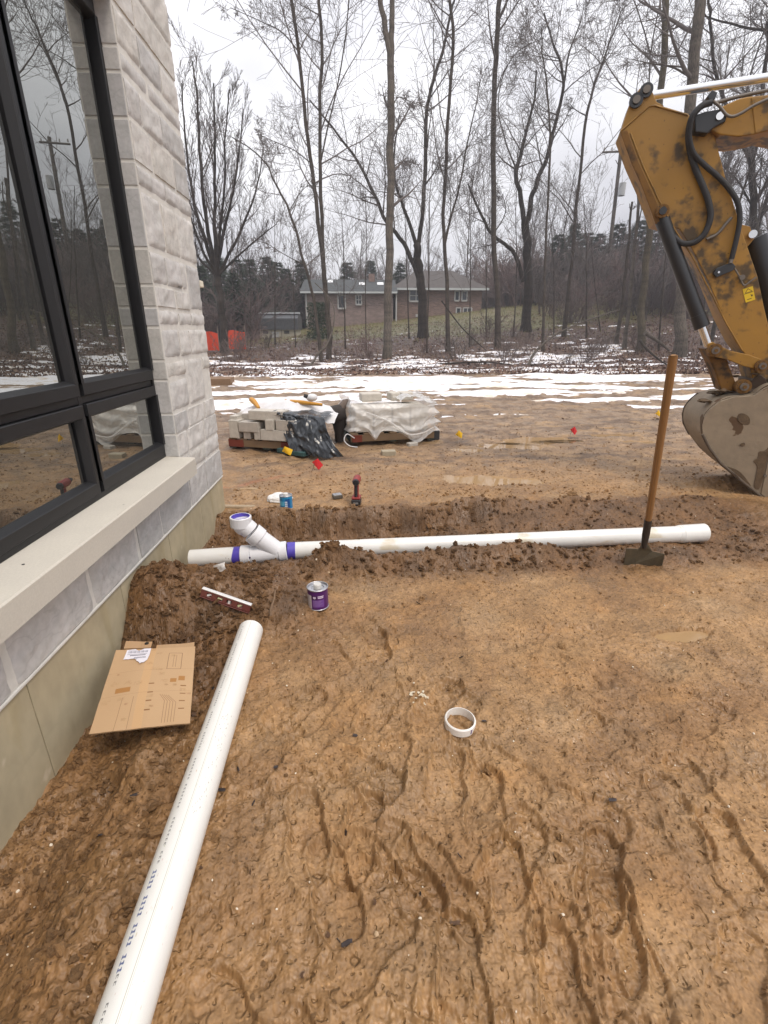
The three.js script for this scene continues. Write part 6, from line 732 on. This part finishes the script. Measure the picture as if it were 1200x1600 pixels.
// fallen branches and crooked pale stems on the slope
{
  const fb = (l, z0, z1, r, label, name = 'fallen_branch', m = barkGrey) => { const pts = l.map((q, i) => atZ(q[0], q[1], lerp(z0, z1, i / (l.length - 1)))); solo(name, tubeGeo(pts, l.map((_, i) => r * (1 - .7 * i / l.length)), 7, true, 24), m, label, 'branch'); };
  fb([[470, 576], [486, 570], [497, 552], [508, 542], [516, 526], [521, 508], [522, 482], [512, 462], [492, 442]], -20.5, -22, .05, 'pale arching branch at the foot of the twin-stemmed tree');
  fb([[826, 572], [832, 556], [846, 540], [866, 524], [890, 512], [930, 496], [968, 484]], -20.5, -22, .06, 'long pale branch propped on the slope in the middle right');
  fb([[1008, 520], [1020, 528], [1032, 536], [1046, 548]], -21, -21.5, .09, 'short mossy log beside the big grey trunk', 'fallen_log'); fb([[1000, 532], [1010, 545], [1030, 562], [1050, 575]], -19, -18.5, .05, 'dark bent branch lying below the big grey trunk', 'fallen_branch', barkDark);
  fb([[690, 470], [720, 510], [740, 530], [760, 548]], -23, -22.5, .035, 'drooping dark branch below the straight centre right trunk', 'fallen_branch', barkDark); fb([[640, 575], [700, 568], [760, 566], [800, 570]], -20.6, -20.6, .05, 'dark branch lying flat along the snow edge', 'fallen_branch', barkDark);
  fb([[1118, 470], [1130, 445], [1140, 420], [1152, 400]], -20, -20, .03, 'pale thin stem between cylinder and stick', 'fallen_branch');
}
// utility pole with crossarm, transformer and wire
{
  const z = -46, b = atZ(942, 480, z), t0 = atZ(971, 228, z); b.y = groundY(b.x, b.z) - .3; const t = thing('utility_pole', 'leaning grey wooden utility pole with crossarm and transformer', 'utility pole', b); const P = (x, y, dz = 0) => atZ(x, y, z + dz).sub(b); part('pole', tubeGeo([V(0, 0, 0), t0.clone().sub(b)], [.17, .13], 12), bark(.34, .31, .28), t); const ca = P(941, 238, .2), cb = P(985, 236, .2); part('crossarm', tubeGeo([ca, cb], .075, 4), bark(.30, .27, .24), t); for (const x of [944, 956, 982]) part('insulator', new THREE.CylinderGeometry(.045, .06, .2, 8).translate(P(x, 235, .2).x, P(x, 235, .2).y + .1, P(x, 235, .2).z), std({ color: rgb(.3, .28, .26) }), t);
  const tr = P(972, 296, .35); part('transformer', new THREE.CylinderGeometry(.26, .26, .9, 16).translate(tr.x, tr.y, tr.z), std({ color: rgb(.42, .43, .43), roughness: .5 }), t); part('brace', tubeGeo([P(962, 250, .2), P(968, 262, .15)], .03, 5), barkMid, t);
  const w0 = atZ(956, 362, z), w1 = atZ(700, 468, -60); const wp = []; for (let i = 0; i <= 16; i++) { const q = w0.clone().lerp(w1, i / 16); q.y -= 1.2 * Math.sin(i / 16 * Math.PI); wp.push(q); } solo('power_line', tubeGeo(wp, .022, 5), std({ color: rgb(.03, .03, .03) }), 'thin black wire sagging left from the utility pole', 'wire');
}

// ---------------------------------------------------------------- houses and shed beyond
{
  const brickT = tex(512, 512, (u, v) => { const row = Math.floor(v * 24), x = u * 8 + (row % 2) * .5, mx = x - Math.floor(x), my = v * 24 - row; const mort = mx < .05 || my < .14; const k = .9 + .25 * N(Math.floor(x) * 3.7 + row * 1.3, row * 2.9 + .4) + .05 * N(u * 90, v * 90); return mort ? [.62, .58, .55] : [.62 * k, .545 * k, .515 * k]; });
  const brickM = std({ map: rep(brickT, .55, .55), color: rgb(.84, .82, .83) }), brickM2 = std({ map: rep(brickT, .55, .55), color: rgb(.74, .66, .62) });
  const shing = tex(256, 256, (u, v) => { const r = Math.floor(v * 12), k = .5 + .12 * N(Math.floor(u * 14 + (r % 2) * .5) * 2.1, r * 3.3) + .08 * N(u * 60, v * 60) - ((v * 12 - r) < .15 ? .12 : 0); return [k, k * 1.02, k * 1.02]; }); const roofM = std({ map: rep(shing, .4, .4), color: rgb(.22, .235, .24) }), roofM2 = std({ map: rep(shing, .4, .4), color: rgb(.34, .28, .255) });
  const white = std({ color: rgb(.46, .46, .45) }), gut = std({ color: rgb(.50, .53, .53) }), glass = new THREE.MeshPhysicalMaterial({ color: rgb(.05, .06, .07), roughness: .08 }), dk = std({ color: rgb(.07, .065, .06) });
  const z = -42, A = (px, py, zz = z) => atZ(px, py, zz);
  const xl = A(478, 500).x, xr = A(614, 500).x, yb = A(540, 504).y - .2, ye = A(540, 457).y, yr = A(540, 429).y;
  const h = thing('brick_house', 'long low brick house with dark grey roof and skylights, behind the trees', 'house', V(0, 0, 0)); const dep = 8;
  part('wall', metreUV(box(xr - xl, ye - yb + .6, dep, (xl + xr) / 2, (ye + yb - .6) / 2, z - dep / 2)), brickM, h);
  const roof = (x0, x1, ya, yt, zf, dp, m, par, ov = .35) => { const s = new THREE.Shape(); s.moveTo(ov, ya - .1); s.lineTo(ov, ya + .06); s.lineTo(-dp / 2, yt); s.lineTo(-dp - ov, ya + .06); s.lineTo(-dp - ov, ya - .1); s.closePath(); const g = new THREE.ExtrudeGeometry(s, { depth: x1 - x0 + .7, bevelEnabled: false }); g.rotateY(-Math.PI / 2); g.translate(x1 + .35, 0, zf); metreUV(g); return part('roof', g, m, par); };
  const rf = roof(xl, xr, ye, yr, z, dep, roofM, h);
  { const sl = Math.atan2(yr - ye, dep / 2); for (const [x0, x1, y] of [[510, 518, 436], [561, 570, 441], [590, 600, 441]]) { const a = A(x0, y), b = A(x1, y); const t = (a.y - ye) / (yr - ye), zz = z - t * dep / 2, g = rbox((b.x - a.x) * 1.04, .07, .75, 0, 0, 0, .02); g.rotateX(sl); g.translate((a.x + b.x) / 2 * 1.03, ye + t * (yr - ye) + .08, zz); part('skylight', g, std({ color: rgb(.78, .79, .8), roughness: .3 }), rf); } const c = A(582, 432); part('chimney', metreUV(box(.5, .9, .5, c.x, c.y + .05, z - 3.4)), brickM2, rf); }
  part('gutter', box(xr - xl + .6, .13, .12, (xl + xr) / 2, ye - .02, z + .4), gut, h); part('corner_board', box(.12, ye - yb, .1, A(479, 480).x, (ye + yb) / 2, z + .03), white, h); part('downspout', box(.1, ye - yb, .1, A(619, 480).x, (ye + yb) / 2, z + .12), white, h);
  const windowOn = (par, x0, y0, x1, y1, zz = z, cross = 1) => { const a = A(x0, y0, zz), b = A(x1, y1, zz), w = b.x - a.x, hh = a.y - b.y, cx = (a.x + b.x) / 2, cyy = (a.y + b.y) / 2; const f = part('window', mergeGeometries([box(w, .09, .12, cx, a.y, zz + .05), box(w, .12, .16, cx, b.y, zz + .06), box(.09, hh, .12, a.x, cyy, zz + .05), box(.09, hh, .12, b.x, cyy, zz + .05), ...(cross ? [box(.06, hh, .1, cx, cyy, zz + .04), box(w, .06, .1, cx, cyy, zz + .041)] : [])]), white, par); part('pane', box(w - .08, hh - .08, .04, cx, cyy, zz + .02), glass, f); };
  windowOn(h, 528, 461, 540, 482, z, 0); windowOn(h, 556, 461, 565, 476, z, 1);
  const h2 = thing('brick_house', 'darker brown brick house with hipped roof and white windows, right of its neighbour', 'house', V(0, 0, 0)); const z2 = -43.5, xa = A(620, 480, z2).x, xb = A(752, 480, z2).x, yb2 = A(690, 500, z2).y - .4, ye2 = A(690, 450, z2).y, yt2 = A(690, 414, z2).y;
  part('wall', metreUV(box(xb - xa, ye2 - yb2 + .6, 8.5, (xa + xb) / 2, (ye2 + yb2 - .6) / 2, z2 - 4.25)), brickM2, h2);
  { const o = .45, g = new THREE.BufferGeometry(), x0 = xa - o, x1 = xb + o, zf = z2 + o, zb = z2 - 8.5 - o, yy = ye2 - .02, xm0 = lerp(x0, x1, .30), xm1 = lerp(x0, x1, .72), zm = (zf + zb) / 2; const q = [[x0, yy, zf], [x1, yy, zf], [x1, yy, zb], [x0, yy, zb], [xm0, yt2, zm], [xm1, yt2, zm]], f = [[0, 1, 5], [0, 5, 4], [1, 2, 5], [2, 3, 4], [2, 4, 5], [3, 0, 4], [0, 2, 1], [0, 3, 2]]; const p = f.flatMap(t => t.flatMap(k => q[k])); g.setAttribute('position', new THREE.Float32BufferAttribute(p, 3)); g.computeVertexNormals(); metreUV(g); part('roof', g, roofM2, h2); part('fascia', box(x1 - x0, .16, .08, (x0 + x1) / 2, yy - .09, zf - .02), gut, h2); }
  windowOn(h2, 640, 453, 660, 471, z2); windowOn(h2, 711, 455, 717, 470, z2, 0); windowOn(h2, 722, 455, 729, 470, z2, 0); windowOn(h2, 724, 481, 736, 496, z2); windowOn(h2, 713, 481, 719, 496, z2, 0); part('vent', box(.7, .2, .1, A(656, 493, z2).x, A(656, 493, z2).y, z2 + .05), white, h2);
  // shed with rounded metal roof
  const sh = thing('shed', 'small cream shed with dark grey roof on the left of the houses', 'shed', V(0, 0, 0)); const zs = -36, s0 = A(406, 520, zs).x, s1 = A(464, 520, zs).x, sb = A(430, 534, zs).y - .3, se = A(430, 514, zs).y, sr = A(430, 491, zs).y; const cream = std({ color: rgb(.50, .46, .36) });
  part('wall', box(s1 - s0, se - sb, 2.4, (s0 + s1) / 2, (se + sb) / 2, zs - 1.2), cream, sh); { const s = new THREE.Shape(); s.moveTo(.12, se - .05); s.lineTo(.05, se + (sr - se) * .72); s.lineTo(-1.2, sr + .1); s.lineTo(-2.45, se + (sr - se) * .72); s.lineTo(-2.52, se - .05); s.closePath(); const g = new THREE.ExtrudeGeometry(s, { depth: s1 - s0 + .2, bevelEnabled: false }); g.rotateY(-Math.PI / 2); g.translate(s1 + .1, 0, zs); metreUV(g); part('roof', g, std({ color: rgb(.30, .30, .32), map: rep(shing, 1, 1), roughness: .6 }), sh); part('ridge_cap', box(s1 - s0 + .3, .12, .5, (s0 + s1) / 2, sr + .1, zs - 1.0), std({ color: rgb(.40, .42, .43) }), sh); }
  for (const x of [415, 448]) { const q = A(x, 519, zs); part('window', box(.35, .2, .06, q.x, q.y, zs + .01), dk, sh); } part('door', box(.55, .6, .06, A(430, 524, zs).x, A(430, 526, zs).y, zs + .01), white, sh); for (const x of [409, 424, 440, 460]) part('corner_post', box(.07, se - sb, .08, A(x, 520, zs).x, (se + sb) / 2, zs + .01), std({ color: rgb(.3, .27, .21) }), sh);
  const bd = solo('grey_bin', rbox(.75, 1.05, .7, 0, .5, 0, .05, 2), dk, 'dark grey bin standing left of the shed', 'bin'); { const q = A(396, 530, zs); bd.position.set(q.x, groundY(q.x, zs), zs); }
  // orange barrier fence in two panels
  const om = std({ color: rgb(.75, .07, .02), side: THREE.DoubleSide, roughness: .6 }); const pm = std({ color: rgb(.25, .2, .16) });
  [[322, 343, 'left panel of the orange plastic barrier fence, left of the dark trunk'], [356, 384, 'right panel of the orange plastic barrier fence, right of the dark trunk']].forEach(([x0, x1, l]) => { const zf = -28.2, a = A(x0, 536, zf), b = A(x1, 536, zf), w = b.x - a.x, t = thing('barrier_fence', l, 'fence', V(a.x, groundY(a.x, zf), zf)); const gs = []; const wav = u => .10 * Math.sin(u * 6 + x0) ; const hh = .92; for (let r = 0; r < 9; r++) { const g = new THREE.PlaneGeometry(w, .075, 14, 1); g.translate(w / 2, .1 + r * hh / 9 + .05, 0); gs.push(g); } for (let c = 0; c <= 26; c++) { const g = new THREE.PlaneGeometry(.035, hh, 1, 4); g.translate(c / 26 * w, hh / 2 + .08, .004); gs.push(g); } const g = mergeGeometries(gs), p = g.attributes.position; for (let i = 0; i < p.count; i++) { const u = p.getX(i) / w; p.setZ(i, p.getZ(i) + wav(u)); p.setY(i, p.getY(i) + .05 * Math.sin(u * 5) * p.getY(i)); } g.computeVertexNormals(); part('mesh_panel', g, om, t); for (const x of [0, w]) part('stake', tubeGeo([V(x, -.1, wav(x / w)), V(x, 1.3, wav(x / w))], .025, 6), pm, t); });
}

if (HAZE) scene.fog = new THREE.FogExp2(0xdfe1e8, HAZE);
{ let t = 0, g = new Set(); scene.traverse(o => { if (o.isMesh && !o.isInstancedMesh) { const n = (o.geometry.index ? o.geometry.index.count : o.geometry.attributes.position.count) / 3; t += n; g.add(o.geometry); } }); let u = 0; for (const q of g) u += (q.index ? q.index.count : q.attributes.position.count) / 3; console.log('tris', t | 0, 'unique', u | 0); }
scene.traverse(o => { if (o.isMesh) { o.castShadow = true; o.receiveShadow = true; } });
renderer.render(scene, camera);
